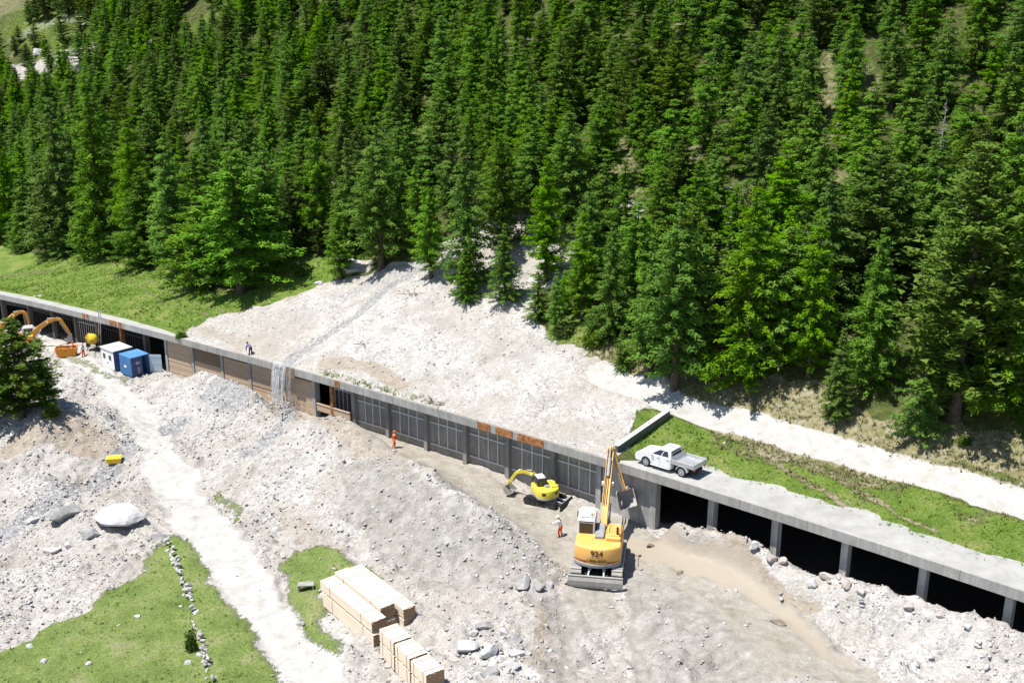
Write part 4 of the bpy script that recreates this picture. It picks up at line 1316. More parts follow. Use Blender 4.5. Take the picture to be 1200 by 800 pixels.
def pickup(loc, heading, tilt):
    e = empty('pickup_truck', loc, heading, 'white double cab pickup with flat dropside bed parked on the gallery roof', 'pickup truck')
    e.rotation_euler = (0, tilt, heading)
    r, zc = .43, .36
    arch = [(1.62 + r * math.cos(t), zc + r * math.sin(t)) for t in np.linspace(0.05, PI - .05, 10)]
    out = [(2.56, .34), (2.66, .50), (2.66, .70), (2.58, .90), (2.40, 1.0), (1.9, 1.085), (1.30, 1.14), (-.62, 1.16), (-.66, .36), (1.18, .30)]
    prof = [(2.10, .36)] + out[:9] + [(-.62, .32), (1.12, .32)] + arch[::-1]
    prof = out[:9] + [(-.60, .30), (1.17, .30)] + arch[::-1] + [(2.08, .34)]
    m = MB(); m.prism(prof, -.90, .90, 'y')
    bd = m.build('body', M_TRUCK, e, 0, .06)
    # wheel wells
    m = MB()
    m.box((1.62, 0, .60), (.80, 1.70, .42)); m.box((-.3, 0, .36), (4.3, .9, .16)); m.box((-1.62, 0, .52), (1.9, 1.0, .2))
    m.build('chassis', M_BLACK, e)
    # cabin
    lo = [(1.30, -.86, 1.12), (1.30, .86, 1.12), (-.62, .86, 1.14), (-.62, -.86, 1.14)]
    hi = [(.50, -.66, 1.70), (.50, .66, 1.70), (-.50, .68, 1.72), (-.50, -.68, 1.72)]
    mid = [tuple(np.array(a) * .12 + np.array(b) * .88 + np.array((0, 0, .02))) for a, b in zip(lo, hi)]
    top = [(.38, -.58, 1.76), (.38, .58, 1.76), (-.44, .60, 1.77), (-.44, -.60, 1.77)]
    m = MB(); m.loft([lo, mid, top]); cb = m.build('cabin', M_TRUCK, e, 0, .04)
    m = MB()
    plate(m, [lo[1], lo[0], mid[0], mid[1]], .06, .94, .10, .93)
    m.build('windscreen', M_GLASS, cb)
    m = MB()
    plate(m, [lo[3], lo[2], mid[2], mid[3]][::-1][2:] + [lo[3], lo[2], mid[2], mid[3]][::-1][:2], .10, .90, .22, .9)
    m.build('rear_window', M_GLASS, cb)
    for sgn in (0, 1):
        q = [lo[3], lo[0], mid[0], mid[3]] if sgn == 0 else [lo[1], lo[2], mid[2], mid[1]]
        fl = (lambda pts: pts) if sgn == 0 else (lambda pts: [(1 - s, t) for s, t in pts][::-1])
        m = MB(); plate(m, q, 0, 1, 0, 1, .012, fl([(.50, .12), (.90, .12), (.93, .30), (.80, .90), (.50, .90)])); m.build('window', M_GLASS, cb)
        m = MB(); plate(m, q, 0, 1, 0, 1, .012, fl([(.10, .14), (.46, .12), (.46, .90), (.20, .88)])); m.build('window', M_GLASS, cb)
    m = MB()
    for s in (-1, 1):
        for x in (1.10, .36, -.52): m.box((x, s * .902, .74), (.012, .012, .72))
        m.box((.3, s * .902, .40), (1.8, .014, .02))
    m.build('door_seam', M_DARK, bd)
    for s in (-1, 1):
        m = MB(); m.box((.50, s * .915, .98), (.16, .03, .035), bev=.01); m.build('handle', M_DARK, bd)
        m = MB(); m.box((-.36, s * .915, .98), (.16, .03, .035), bev=.01); m.build('handle', M_DARK, bd)
        m = MB(); m.box((1.02, s * .99, 1.20), (.12, .18, .13), bev=.03); m.build('mirror', M_TRUCK, cb)
        m = MB(); m.box((2.50, s * .70, .86), (.22, .34, .14), bev=.04); m.build('headlight', M_LAMPW, bd)
        m = MB(); m.box((.30, s * .93, .33), (1.75, .14, .05), bev=.015); m.build('running_board', M_TRUCK, bd)
    m = MB(); m.box((2.655, 0, .76), (.03, 1.0, .16), bev=.01); m.box((2.67, 0, .46), (.03, 1.2, .14), bev=.01); m.build('grille', M_DARK, bd)
    # flat bed
    m = MB(); m.box((-1.68, 0, .86), (2.02, 1.80, .07), bev=.01)
    bed = m.build('bed_floor', M_ALU, e)
    for s in (-1, 1):
        m = MB(); m.box((-1.68, s * .90, .99), (2.02, .035, .36), bev=.008)
        for k in range(3): m.box((-1.68, s * .921, .88 + .11 * k), (2.0, .012, .02))
        m.build('side_panel', M_ALU, bed)
    m = MB(); m.box((-2.70, 0, .99), (.035, 1.80, .36), bev=.008); m.build('tailgate', M_ALU, bed)
    m = MB()
    for s in (-1, 1): m.tube([(-.70, s * .8, .9), (-.70, s * .8, 1.6)], .02, 6); m.tube([(-2.68, s * .86, 1.0), (-2.68, s * .86, 1.42)], .022, 6)
    for zz in (1.3, 1.6): m.tube([(-.70, -.8, zz), (-.70, .8, zz)], .016, 6)
    m.build('headboard', M_ALU, bed)
    for s in (-1, 1):
        m = MB(); m.box((-2.62, s * .70, .70), (.08, .30, .12), bev=.02); m.build('tail_light', M_LAMPR, bed)
        m = MB()
        pts = [(-1.62 + .50 * math.cos(t), s * .80, .36 + .50 * math.sin(t)) for t in np.linspace(.2, PI - .2, 9)]
        for a, b in zip(pts[:-1], pts[1:]): m.bar(a, b, .28, .025, 0, (0, 0, 1))
        m.build('mudguard', M_TRUCK, bed)
    for x in (1.62, -1.62):
        for s in (-1, 1):
            m = MB()
            rings = []
            for yy, rr in ((-.12, .30), (-.12, .345), (-.08, .37), (.08, .37), (.12, .345), (.12, .30)):
                rings.append([(x + rr * math.cos(t), s * .80 + yy, .37 + rr * math.sin(t)) for t in np.linspace(0, 2 * PI, 25)[:-1]])
            m.loft(rings); wl = m.build('wheel', M_BLACK, e, 40)
            m = MB(); m.cyl((x, s * .895, .37), (x, s * .928, .37), .265, .25, 20)
            m.cyl((x, s * .92, .37), (x, s * .945, .37), .06, n=10); m.build('rim', M_ALU, wl, 30)
            m = MB()
            for k in range(6):
                t = 2 * PI * k / 6; m.cyl((x + .155 * math.cos(t), s * .922, .37 + .155 * math.sin(t)), (x + .155 * math.cos(t), s * .932, .37 + .155 * math.sin(t)), .05, n=8)
            m.build('rim_hole', M_DARK, wl)
    return e
pu = float(col_u(762)) + .55
hd = math.atan2(-DU[1], -DU[0])
pl = W(pu, 1.62, Z(pu) + .012)
slope = (Z(pu + 1.5) - Z(pu - 1.5)) / 3
pickup(pl, hd, math.atan(slope))

# ---------------------------------------------------------------- people
M_SKIN = plain('skin', (.45, .27, .19), .6, .3, 0, .05)
def cloth(name, c): return plain(name, c, .9, .1, 0, .12, 8)
C_OR = cloth('orange workwear', (.72, .12, .02)); C_WH = cloth('white shirt', (.75, .74, .72)); C_BL = cloth('blue grey jacket', (.12, .13, .28))
C_DK = cloth('dark trousers', (.05, .05, .06)); C_RED = cloth('red orange workwear', (.62, .07, .02)); C_BOOT = cloth('boot leather', (.03, .025, .02))
H_WH = plain('white helmet', (.7, .7, .68), .4, .4); H_OR = plain('orange helmet', (.7, .16, .02), .4, .4); H_YE = plain('yellow helmet', (.7, .5, .03), .4, .4)
HAIR = plain('dark hair', (.03, .02, .015), .8, .2)

def skin_mesh(name, verts, edges, radii, mat, parent, root=0, sub=1):
    me = bpy.data.meshes.new(name)
    me.from_pydata([tuple(v) for v in verts], edges, [])
    me.materials.append(mat)
    o = bpy.data.objects.new(name, me); C.objects.link(o); o.parent = parent
    md = o.modifiers.new('skin', 'SKIN'); md.use_smooth_shade = True
    lay = me.skin_vertices[0].data if len(me.skin_vertices) else None
    for i, r in enumerate(radii):
        rr = r if hasattr(r, '__len__') else (r, r)
        lay[i].radius = rr; lay[i].use_root = (i == root)
    ss = o.modifiers.new('smooth', 'SUBSURF'); ss.levels = sub; ss.render_levels = sub
    return o

def person(loc, heading, label, pose, jacket, trousers, helmet=None, h=1.76, short_sleeves=False):
    """figure facing +y; pose gives forward lean of the trunk, arm and leg directions"""
    e = empty('person', loc, heading, label, 'person'); s = h / 1.76
    e.scale = (s,) * 3
    lean, legs, arms, look = pose['lean'], pose['legs'], pose['arms'], pose.get('look', 0)
    hip = Vector((0, pose.get('hipy', 0), pose.get('hipz', .93)))
    sp = lambda d: hip + Vector((0, math.sin(lean) * d, math.cos(lean) * d))
    chest, shl, neck = sp(.30), sp(.47), sp(.56)
    hl = lean * .5 + look
    hd = neck + Vector((0, math.sin(hl) * .09, math.cos(hl) * .09)); crown = neck + Vector((0, math.sin(hl) * .24, math.cos(hl) * .24))
    V = [hip, sp(.15), chest, shl, neck, hd, crown]; E = [(0, 1), (1, 2), (2, 3), (3, 4), (4, 5), (5, 6)]
    R = [(.155, .11), (.14, .10), (.165, .115), (.15, .095), .055, (.078, .095), (.062, .08)]
    J = {}
    for k, sg in enumerate((-1, 1)):
        sh = shl + Vector((sg * .19, 0, -.02))
        d1, d2 = arms[k]
        d1, d2 = Vector(d1).normalized(), Vector(d2).normalized()
        el = sh + d1 * .30; wr = el + d2 * .25; hnd = wr + d2 * .09
        n = len(V); V += [sh, el, wr, hnd]; E += [(3, n), (n, n + 1), (n + 1, n + 2), (n + 2, n + 3)]; R += [.062, .046, .032, (.042, .02)]
        for f in range(4):                                           # fingers
            fd = (d2 + Vector((0, 0, -.25)) * .6).normalized(); sd = Vector((d2.z, 0, -d2.x)) if abs(d2.y) > .8 else Vector((0, 1, 0))
            b = hnd + sd * (.024 * (f - 1.5)); nn = len(V)
            V += [b + d2 * .035, b + d2 * .035 + fd * (.05 + .01 * (f in (1, 2)))]; E += [(n + 3, nn), (nn, nn + 1)]; R += [.010, .009]
        nn = len(V); sd = Vector((0, .8, .2)).cross(d2).normalized()
        V += [wr + d2 * .03 + sd * .035, wr + d2 * .07 + sd * .06]; E += [(n + 2, nn), (nn, nn + 1)]; R += [.011, .010]
        kd, fd = legs[k]
        hp = hip + Vector((sg * .095, 0, -.05)); kn = hp + Vector(kd).normalized() * .42; an = kn + Vector(fd).normalized() * .41
        toe = an + Vector((sg * .03, .17, -.05)); n2 = len(V)
        V += [hp, kn, an, toe]; E += [(0, n2), (n2, n2 + 1), (n2 + 1, n2 + 2), (n2 + 2, n2 + 3)]; R += [.092, .062, .045, (.042, .03)]
        J[sg] = (sh, el, wr, hp, kn, an, toe)
    body = skin_mesh('body', V, E, R, M_SKIN, e)
    # clothing
    Vj = [sp(-.02), sp(.15), chest, shl, sp(.51)]; Ej = [(0, 1), (1, 2), (2, 3), (3, 4)]; Rj = [(.185, .14), (.17, .13), (.19, .14), (.17, .115), (.085, .08)]
    for sg in (-1, 1):
        sh, el, wr = J[sg][:3]; n = len(Vj)
        Vj += [sh, el] + ([] if short_sleeves else [wr]); Ej += [(3, n), (n, n + 1)] + ([] if short_sleeves else [(n + 1, n + 2)]); Rj += [.082, .066] + ([] if short_sleeves else [.052])
    skin_mesh('jacket', Vj, Ej, Rj, jacket, e)
    Vt = [hip + Vector((0, 0, .06)), hip + Vector((0, 0, -.03))]; Et = [(0, 1)]; Rt = [(.175, .13), (.18, .135)]
    for sg in (-1, 1):
        hp, kn, an = J[sg][3:6]; n = len(Vt); Vt += [hp + Vector((0, 0, -.05)), kn, an + Vector((0, 0, .03))]; Et += [(1, n), (n, n + 1), (n + 1, n + 2)]; Rt += [.108, .082, .066]
    skin_mesh('trousers', Vt, Et, Rt, trousers, e)
    for sg in (-1, 1):
        an, toe = J[sg][5:7]; m = MB()
        d = (toe - an); d.z = 0
        m.bar(an + Vector((0, -.09, -.045)), an + Vector((d.x, .21, -.045)), .11, .09, .03); m.cyl(an + Vector((0, 0, -.05)), an + Vector((0, 0, .12)), .062, .058, 10)
        m.build('boot', C_BOOT, e, 40)
    ax = (crown - hd).normalized(); fw = Vector((0, math.cos(hl), -math.sin(hl)))
    m = MB()                                                          # face: nose, eyes, mouth, ears
    c = hd + ax * .05
    m.box(c + fw * .10 - ax * .015, (.028, .03, .045), bev=.008)
    for sg in (-1, 1): m.box(c + Vector((sg * .082, 0, 0)), (.018, .04, .055), bev=.006)
    m.build('nose_and_ears', M_SKIN, body)
    m = MB()
    for sg in (-1, 1): m.box(c + fw * .092 + Vector((sg * .032, 0, 0)) + ax * .018, (.022, .01, .01))
    m.box(c + fw * .088 - ax * .055, (.045, .01, .008)); m.build('eyes_and_mouth', HAIR, body)
    m = MB()
    rings = []
    top = crown + ax * .035
    rr = ((.115, .0), (.112, .05), (.09, .09), (.045, .115))
    sdv = Vector((1, 0, 0))
    b0 = c + ax * .05
    for q, hh in rr: rings.append([b0 + ax * hh + sdv * (q * math.cos(t)) + fw * (q * 1.12 * math.sin(t)) for t in np.linspace(0, 2 * PI, 15)[:-1]])
    m.loft(rings)
    if helmet: m.box(b0 + fw * .14 + ax * .006, (.17, .08, .014), bev=.005)
    m.build('helmet' if helmet else 'hair', helmet or HAIR, e, 50)
    return e
STAND = dict(lean=.05, legs=[((-.06, .02, -1), (0, -.02, -1)), ((.08, -.02, -1), (.02, -.04, -1))], arms=[((-.25, .05, -1), (-.1, .3, -1)), ((.25, .05, -1), (.1, .3, -1))])
WALK = dict(lean=.12, hipz=.90, legs=[((-.03, .38, -1), (0, -.12, -1)), ((.03, -.25, -1), (0, -.5, -1))], arms=[((-.15, -.35, -1), (-.05, .1, -1)), ((.15, .35, -1), (.05, .7, -.8))])
REACH = dict(lean=.35, hipz=.88, legs=[((-.12, .3, -1), (0, -.2, -1)), ((.12, .1, -1), (0, -.15, -1))], arms=[((-.9, .5, -.15), (-.8, .6, -.05)), ((.2, .35, -1), (.05, .6, -.8))])
BEND = dict(lean=1.35, hipz=.86, hipy=-.22, legs=[((-.1, .18, -1), (0, .05, -1)), ((.1, .26, -1), (0, -.05, -1))], arms=[((-.1, .25, -1), (0, .2, -1)), ((.1, .3, -1), (0, .2, -1))], look=-.2)
def put_person(px, py, b, *a, dz=0, **k):
    p = spot(px, py, b); p.z += dz
    return person(p, *a, **k)
put_person(462, 525, BV_LOW, math.radians(-60), 'worker in full orange workwear and orange helmet walking on the trench floor before the gallery', WALK, C_OR, C_OR, H_OR)
put_person(657, 628, BV_LOW, math.radians(60), 'worker in white shirt and orange trousers leaning forward between the two yellow excavators', REACH, C_WH, C_OR, H_WH)
put_person(293, 415, BV_UP, math.radians(40), 'person in blue grey jacket bending down on the debris above the timber boarding', BEND, C_BL, C_DK)
put_person(87, 417, BV_LOW, math.radians(100), 'worker in red orange clothes beside the orange skip', STAND, C_RED, C_RED, H_OR)
put_person(98, 418, BV_LOW, math.radians(60), 'worker in pale jacket and orange trousers near the yellow mixer', STAND, C_WH, C_OR, H_WH)

# ---------------------------------------------------------------- site huts by the gallery
M_BLUE = paint('light blue container paint', (.06, .22, .48), .5, .35, .3, (.4, .4, .4))
M_BLUEDARK = paint('dark and shaded blue paint', (.025, .06, .17), .5, .35, .25, (.3, .3, .3))  # puts the shade on the container's door end into its blue
M_PALEB = paint('pale blue door paint', (.42, .52, .60), .5, .35, .25, (.5, .5, .48))
M_ROOFG = paint('pale grey roof sheet', (.42, .43, .44), .6, .3, .4, (.5, .47, .43))
M_ORANGE = paint('orange skip paint', (.75, .27, .02), .5, .35, .3, (.4, .3, .2))
M_YELLOW = paint('yellow drum paint', (.80, .52, .02), .5, .35, .25, (.5, .45, .3))
UANG = math.atan2(DU[1], DU[0])

us_c = np.linspace(-70, -30, 400); px_c = [to_px(W(q, -2.75, Z(q) - FLOOR + .6))[0] for q in us_c]; qc = float(us_c[int(np.argmin(np.abs(np.array(px_c) - 154)))])
pc = W(qc, -2.75, 0); pc.z = drop(pc.x, pc.y, BV_LOW)
ct = empty('shipping_container', pc, UANG, 'light blue shipping container with its door leaf open beside the white site cabin', 'container')
cl, cd, ch = 2.5, 2.35, 2.25          # along u (local x, to the left), along v (local y), height
m = MB()
m.box((-cl / 2, .04, ch / 2 + .1), (cl, .06, ch)); m.box((-cl / 2, cd - .04, ch / 2 + .1), (cl, .06, ch)); m.box((-cl + .04, cd / 2, ch / 2 + .1), (.06, cd - .16, ch))
for k in range(15): m.box((-cl + .12 + k * (cl - .24) / 14, .0, ch / 2 + .1), (.07, .035, ch - .25))
m.build('side_wall', M_BLUE, ct)
m = MB(); m.box((-cl / 2, cd / 2, .10), (cl, cd, .12)); m.box((.012, .05, ch / 2 + .17), (.1, .1, ch - .02)); m.box((.012, cd - .05, ch / 2 + .17), (.1, .1, ch - .02)); m.build('floor_frame', M_BLUEDARK, ct)
m = MB(); m.box((-cl / 2, cd / 2, ch + .14), (cl + .06, cd + .06, .08), bev=.02)
for k in range(10): m.box((-cl / 2, .2 + k * (cd - .4) / 9, ch + .19), (cl - .2, .07, .03))
m.build('roof', M_BLUE, ct)
m = MB(); m.box((.03, .72, ch / 2 + .1), (.07, 1.38, ch - .02), bev=.01)
for y in (.5, .95): m.cyl((.09, y, .2), (.09, y, ch), .025, n=8)
dr = m.build('door', M_BLUEDARK, ct, label='closed blue door leaf coloured as in shade, with pale markings')
for k in range(2): MB().box((.072, .82, 1.75 - .18 * k), (.012, .5, .07)).build('marking', M_WHITE, dr)
for k in range(4): MB().box((.072, .92, 1.05 - .2 * k), (.012, .26, .08)).build('marking', M_WHITE, dr)
m = MB(); m.box((-1.25, -.03, 1.15), (.5, .02, .22)); m.box((-1.32, -.034, 1.15), (.2, .02, .3)); m.build('marking', M_WHITE, ct)
m = MB()
R = Matrix.Rotation(-UANG, 3, 'Z')
p0 = Vector((.05, cd - .02, 0)); ax = R @ Vector((1.45, -.1, 0))
m.bar(p0 + Vector((0, 0, ch / 2 + .1)), p0 + ax + Vector((0, 0, ch / 2 + .1)), .06, ch - .1, .01)
for zz in (.4, 1.2, 2.0): m.bar(p0 + Vector((0, 0, zz)), p0 + ax + Vector((0, 0, zz)), .09, .05)
m.build('door', M_PALEB, ct, label='pale blue door leaf swung open to the right')

px_c = [to_px(W(q, -2.6, Z(q) - FLOOR + .6))[0] for q in us_c]; qc = float(us_c[int(np.argmin(np.abs(np.array(px_c) - 134)))])
pk = W(qc, -2.6, 0); pk.z = drop(pk.x, pk.y, BV_LOW)
cb = empty('site_cabin', pk, UANG, 'white site cabin with two small dark windows and a grey flat roof', 'cabin')
cl, cd, ch = 2.9, 2.4, 2.25
m = MB(); m.box((-cl / 2, cd / 2, ch / 2 + .1), (cl, cd, ch), bev=.03); w_ = m.build('wall', [M_WHITE], cb)
m = MB(); m.box((.012, cd / 2, ch / 2 + .1), (.05, cd - .02, ch - .02)); m.build('end_wall', M_BLUEDARK, cb, label='dark blue end wall facing the container')
m = MB(); m.box((-cl / 2, cd / 2, ch + .16), (cl + .22, cd + .22, .1), bev=.02)
for k in range(8): m.box((-cl / 2, .2 + k * (cd - .4) / 7, ch + .225), (cl, .05, .03))
m.build('roof', M_ROOFG, cb)
for x in (-2.15, -.85):
    m = MB(); m.box((x, -.015, 1.5), (.50, .05, .62), bev=.01); wf = m.build('window', M_GREYP, w_)
    m = MB(); m.box((x, -.045, 1.5), (.40, .02, .52)); m.build('pane', M_GLASS, wf)
m = MB(); m.box((-1.5, -.02, .75), (.3, .03, .06)); m.build('vent', M_DARK, w_)

# concrete blocks and planks before the huts
for i, (px, py, w, d, h, lab) in enumerate([(150, 431, 2.0, .6, .8, 'grey concrete block against the front of the blue container'), (128, 428, 1.1, .6, .6, 'pale concrete block at the foot of the white cabin'), (162, 434, .8, .6, .5, 'brown timber baulk end at the corner of the blue container')]):
    p = on_low(px, py); e = MB().box((0, 0, h / 2 - .05), (w, d, h), bev=.06).build('concrete_block' if i < 2 else 'timber_baulk', M_CONC if i < 2 else M_PLANK)
    e.location = p; e.rotation_euler = (0, .03, UANG + .1 * i); tag(e, lab, 'block' if i < 2 else 'baulk')

ps = on_low(79, 417)
sk = empty('waste_skip', ps, math.radians(8), 'orange open steel skip standing by the track beside the two workers', 'skip')
m = MB()
o = [(-1.05, .1), (1.05, .1), (1.25, 1.15), (-1.25, 1.15)]
for y in (-.62, .62): m.prism(o, y - .03, y + .03, 'y')
m.bar((-1.05, 0, .1), (-1.25, 0, 1.15), 1.2, .05, 0, (1, 0, 0)); m.bar((1.05, 0, .1), (1.25, 0, 1.15), 1.2, .05, 0, (1, 0, 0)); m.box((0, 0, .12), (2.1, 1.2, .05))
m.build('hull', M_ORANGE, sk)
m = MB()
for y in (-.66, .66): m.box((0, y, 1.15), (2.56, .08, .08))
for x in (-1.27, 1.27): m.box((x, 0, 1.15), (.08, 1.24, .08))
for x in (-.5, .5): m.box((x, -.665, .6), (.08, .05, 1.0))
m.build('rim', M_ORANGE, sk)
m = MB()
srng = random.Random(4)
for k in range(26): m.box((srng.uniform(-.9, .9), srng.uniform(-.45, .45), srng.uniform(.8, 1.1)), (srng.uniform(.2, .6), srng.uniform(.1, .4), srng.uniform(.05, .25)), Matrix.Rotation(srng.uniform(0, 3), 3, 'Z') @ Matrix.Rotation(srng.uniform(-.4, .4), 3, 'X'))
m.build('waste', M_PLANKD, sk)

px_ = on_low(109, 409)
mx = empty('concrete_mixer', px_, math.radians(20), 'yellow drum concrete mixer between the workers and the white cabin', 'mixer')
m = MB()
T = Matrix.Translation((0, 0, 1.35)) @ Matrix.Rotation(math.radians(-50), 4, 'Y'); m.M = T
pr = [(-.70, .0), (-.68, .35), (-.45, .62), (-.05, .72), (.35, .58), (.70, .36), (.74, .36), (.74, .30), (.3, .5)]
rings = [[(r * math.cos(t), r * math.sin(t), z) for t in np.linspace(0, 2 * PI, 25)[:-1]] for z, r in [(a, max(b, .01)) for a, b in pr]]
m.loft(rings); m.build('drum', M_YELLOW, mx, 50)
m = MB()
for y in (-.78, .78): m.tube([(-.75, y, .1), (0, y, 1.35), (.75, y, .1)], .045, 6); m.tube([(-.75, y, .12), (.75, y, .12)], .04, 6)
m.box((-.5, 0, .7), (.5, .6, .5), bev=.05); m.build('frame', M_DARK, mx)
for y in (-.86, .86):
    m = MB(); m.cyl((.6, y - .06, .26), (.6, y + .06, .26), .26, n=16); m.build('wheel', M_BLACK, mx, 30)

# ladder leaning on the gallery
pa, pb_ = on_low(117, 405), W(float(col_u(121)) - .1, -.42, Z(float(col_u(121))) + 1.1)
ld = empty('ladder', pa, 0, 'grey metal ladder leaning from the ground up past the gallery roof edge', 'ladder')
d = pb_ - pa; side = Vector((DU[0], DU[1], 0)) * .24
for s in (-1, 1): MB().bar(side * s, side * s + d, .05, .09, 0, side).build('rail', M_ALU, ld)
n = 15
for k in range(n): MB().cyl(side * -1 + d * ((k + .5) / n), side + d * ((k + .5) / n), .025, n=6).build('rung', M_ALU, ld)

# ---------------------------------------------------------------- timber packs
def board_mat(name):
    k = NT(name, .8, .15)
    r = k.n('ShaderNodeNewGeometry').outputs['Random Per Island']
    mp = k.n('ShaderNodeMapping'); mp.inputs['Scale'].default_value = (.6, 9, 9); k.l(k.co(), mp.inputs['Vector'])
    c = k.ramp(r, [(0, (.66, .55, .42)), (.5, (.70, .60, .47)), (1, (.75, .65, .52))])
    k.base(k.mix(.35, c, k.ramp(k.noise(1.2, 7, .65, co=mp.outputs[0], dist=.4), [(.28, (.50, .40, .28)), (.72, (.80, .70, .56))])))
    return k.m
M_PINE_W = board_mat('fresh sawn timber')
M_END = wood('shaded end grain', (.26, .155, .085), (.40, .26, .15), (5, 5, 5), .85)  # end grain brown, with the shade on the pack ends painted in
M_STRAP = plain('black strap', (.02, .02, .02), .6, .3)
def pack_mesh(L, nx, nz, bw, bh, seed):
    r = random.Random(seed); m = MB()
    for j in range(nz):
        for i in range(nx):
            l = L * r.uniform(.985, 1.0)
            n0 = len(m.f)
            m.box((r.uniform(-.02, .02), (i - (nx - 1) / 2) * bw, bh * (j + .5) + .09), (l, bw - .004, bh - .004))
            for q in (3, 5): m.i[n0 + q] = 1
    for x in (-L * .38, 0, L * .38): m.box((x, 0, .04), (.1, nx * bw, .075))
    return m
def pack(loc, rz, L, nx, nz, label, bw=.16, bh=.06, seed=0):
    e = empty('timber_pack', loc, rz, label, 'timber pack', 'packs of sawn timber beside the track')
    pack_mesh(L, nx, nz, bw, bh, seed).build('boards', [M_PINE_W, M_END], e)
    for x in (-L * .3, L * .3):
        w, h = nx * bw, nz * bh + .1
        m = MB(); m.box((x, 0, h), (.03, w + .02, .012)); m.box((x, -w / 2 - .004, h / 2 + .04), (.03, .012, h - .06)); m.box((x, w / 2 + .004, h / 2 + .04), (.03, .012, h - .06))
        m.build('strap', M_STRAP, e)
    return e
P0, P1 = on_low(380, 712), on_low(437, 757)
D = (P1 - P0); D.z = 0; L0 = D.length; D.normalize(); N = Vector((-D.y, D.x, 0))
rzp = math.atan2(D.y, D.x)
c0 = (P0 + P1) / 2; zt = c0.z - .1
th = 1.14                                                            # height of one tier
def at(al, ac, tier, lift=0): 
    p = c0 + D * al + N * ac; return Vector((p.x, p.y, zt + tier * (th + .03) + lift))
nzl = 17
pack(at(0, .55, 0), rzp, L0 + .3, 7, nzl, 'lower timber pack of the front row, nearest the white track', seed=1)
pack(at(-.25, .57, 1), rzp, L0 + .4, 7, 12, 'upper timber pack of the front row, bleached white on top', seed=2)
pack(at(-.5, 1.80, 0), rzp, L0 - .5, 7, nzl, 'lower timber pack of the middle row, hidden between its neighbours', seed=3)
pack(at(-.75, 1.80, 1), rzp, L0 - .4, 7, 15, 'upper timber pack of the middle row with recessed brown end', seed=4)
pack(at(-.5, 3.05, 0), rzp, L0 + .6, 6, nzl, 'lower timber pack of the long rear row beside the rubble', seed=5)
pack(at(-.5, 3.05, 1), rzp, L0 + .6, 6, 11, 'upper timber pack of the long rear row, highest of the stacks', seed=6)
Q = [on_low(478, 782), on_low(500, 800), on_low(522, 822)]
e0 = on_low(444, 768); dq = on_low(498, 815) - e0; dq.z = 0; dq.normalize(); nq = Vector((-dq.y, dq.x, 0)); rq = math.atan2(dq.y, dq.x)
LB = ['first short pack behind the front row', 'second short pack, in the middle', 'third short pack at the bottom frame edge']
for k in range(3):
    for t in range(2):
        p = e0 + dq * (.95 + 2.0 * k) + nq * (.75 + .04 * k); p.z = e0.z - .15 + t * (th + .03) - .08 * k
        pack(p, rq, 1.92, 8, nzl if t == 0 else 14, ('lower' if t == 0 else 'upper') + ' timber pack of the strapped group, ' + LB[k], seed=20 + 2 * k + t)

pg = on_low(359, 690)
m = MB(); m.box((0, 0, .42), (1.15, .62, .1), bev=.02); m.box((-.5, 0, .2), (.12, .6, .4)); m.box((.5, 0, .2), (.12, .6, .4)); m.box((0, .28, .22), (.9, .06, .36))
o = m.build('concrete_stand', M_CONC); o.location = pg; o.rotation_euler = (0, 0, .1); tag(o, 'small grey stand with dark hollow on the grass left of the timber packs', 'stand')
pbx = on_low(134, 541)
bx = empty('grit_box', pbx, .15, 'small yellow box lying alone on the rubble beside the track', 'box')
m = MB(); m.prism([(-.62, 0), (.62, 0), (.66, .42), (-.66, .42)], -.36, .36, 'y'); m.build('tub', M_YELLOW, bx)
m = MB(); m.box((0, 0, .46), (1.42, .80, .07), bev=.02); m.box((0, .1, .52), (1.3, .5, .06), bev=.02); m.build('lid', M_YELLOW, bx)

# ---------------------------------------------------------------- rocks
def rock_mat(name, a, b, c):
    k = NT(name, .92, .12)
    col = k.ramp(k.noise(1.6, 8, .7), [(.3, a), (.5, b), (.7, c)])
    k.base(k.mix(k.ramp(k.noise(9, 6, .75), [(.5, 0.0), (.75, .5)]), col, tuple(x * .55 for x in a)))
    k.bump(k.noise(5, 8, .75), .5, .06); return k.m
def gravel_mat(name, cols):
    k = NT(name, .95, .1)
    r = k.n('ShaderNodeNewGeometry').outputs['Random Per Island']
    k.base(k.mix(.25, k.ramp(r, [(i / (len(cols) - 1), c) for i, c in enumerate(cols)]), k.ramp(k.noise(6, 6, .7), [(.3, .2), (.7, .5)])))
    return k.m
R_GRAV = gravel_mat('mixed gravel', [(.24, .225, .205), (.33, .31, .285), (.42, .41, .39), (.37, .335, .305), (.46, .45, .435), (.54, .53, .515)])
R_WHITE = rock_mat('pale gneiss', (.33, .325, .318), (.43, .425, .415), (.52, .515, .505))
R_GREY = rock_mat('grey gneiss', (.19, .19, .19), (.28, .275, .27), (.38, .375, .36))
R_PINK = rock_mat('pinkish granite', (.30, .25, .22), (.40, .35, .32), (.46, .43, .41))
R_BROWN = rock_mat('brown slab', (.12, .095, .075), (.18, .15, .12), (.27, .23, .19))
def rock_bm(seed, sx, sy, sz, flat=5):
    r = random.Random(seed)
    bm = bmesh.new(); bmesh.ops.create_icosphere(bm, subdivisions=3, radius=1)
    for k in range(flat + 11):
        n = Vector((r.gauss(0, 1), r.gauss(0, 1), r.gauss(0, .8))).normalized(); dd = r.uniform(.42, .8)
        for v in bm.verts:
            q = v.co.dot(n) - dd
            if q > 0: v.co -= n * q
    for v in bm.verts:
        v.co += Vector((r.uniform(-1, 1), r.uniform(-1, 1), r.uniform(-1, 1))) * .018
        v.co.x *= sx; v.co.y *= sy; v.co.z *= sz
    return bm
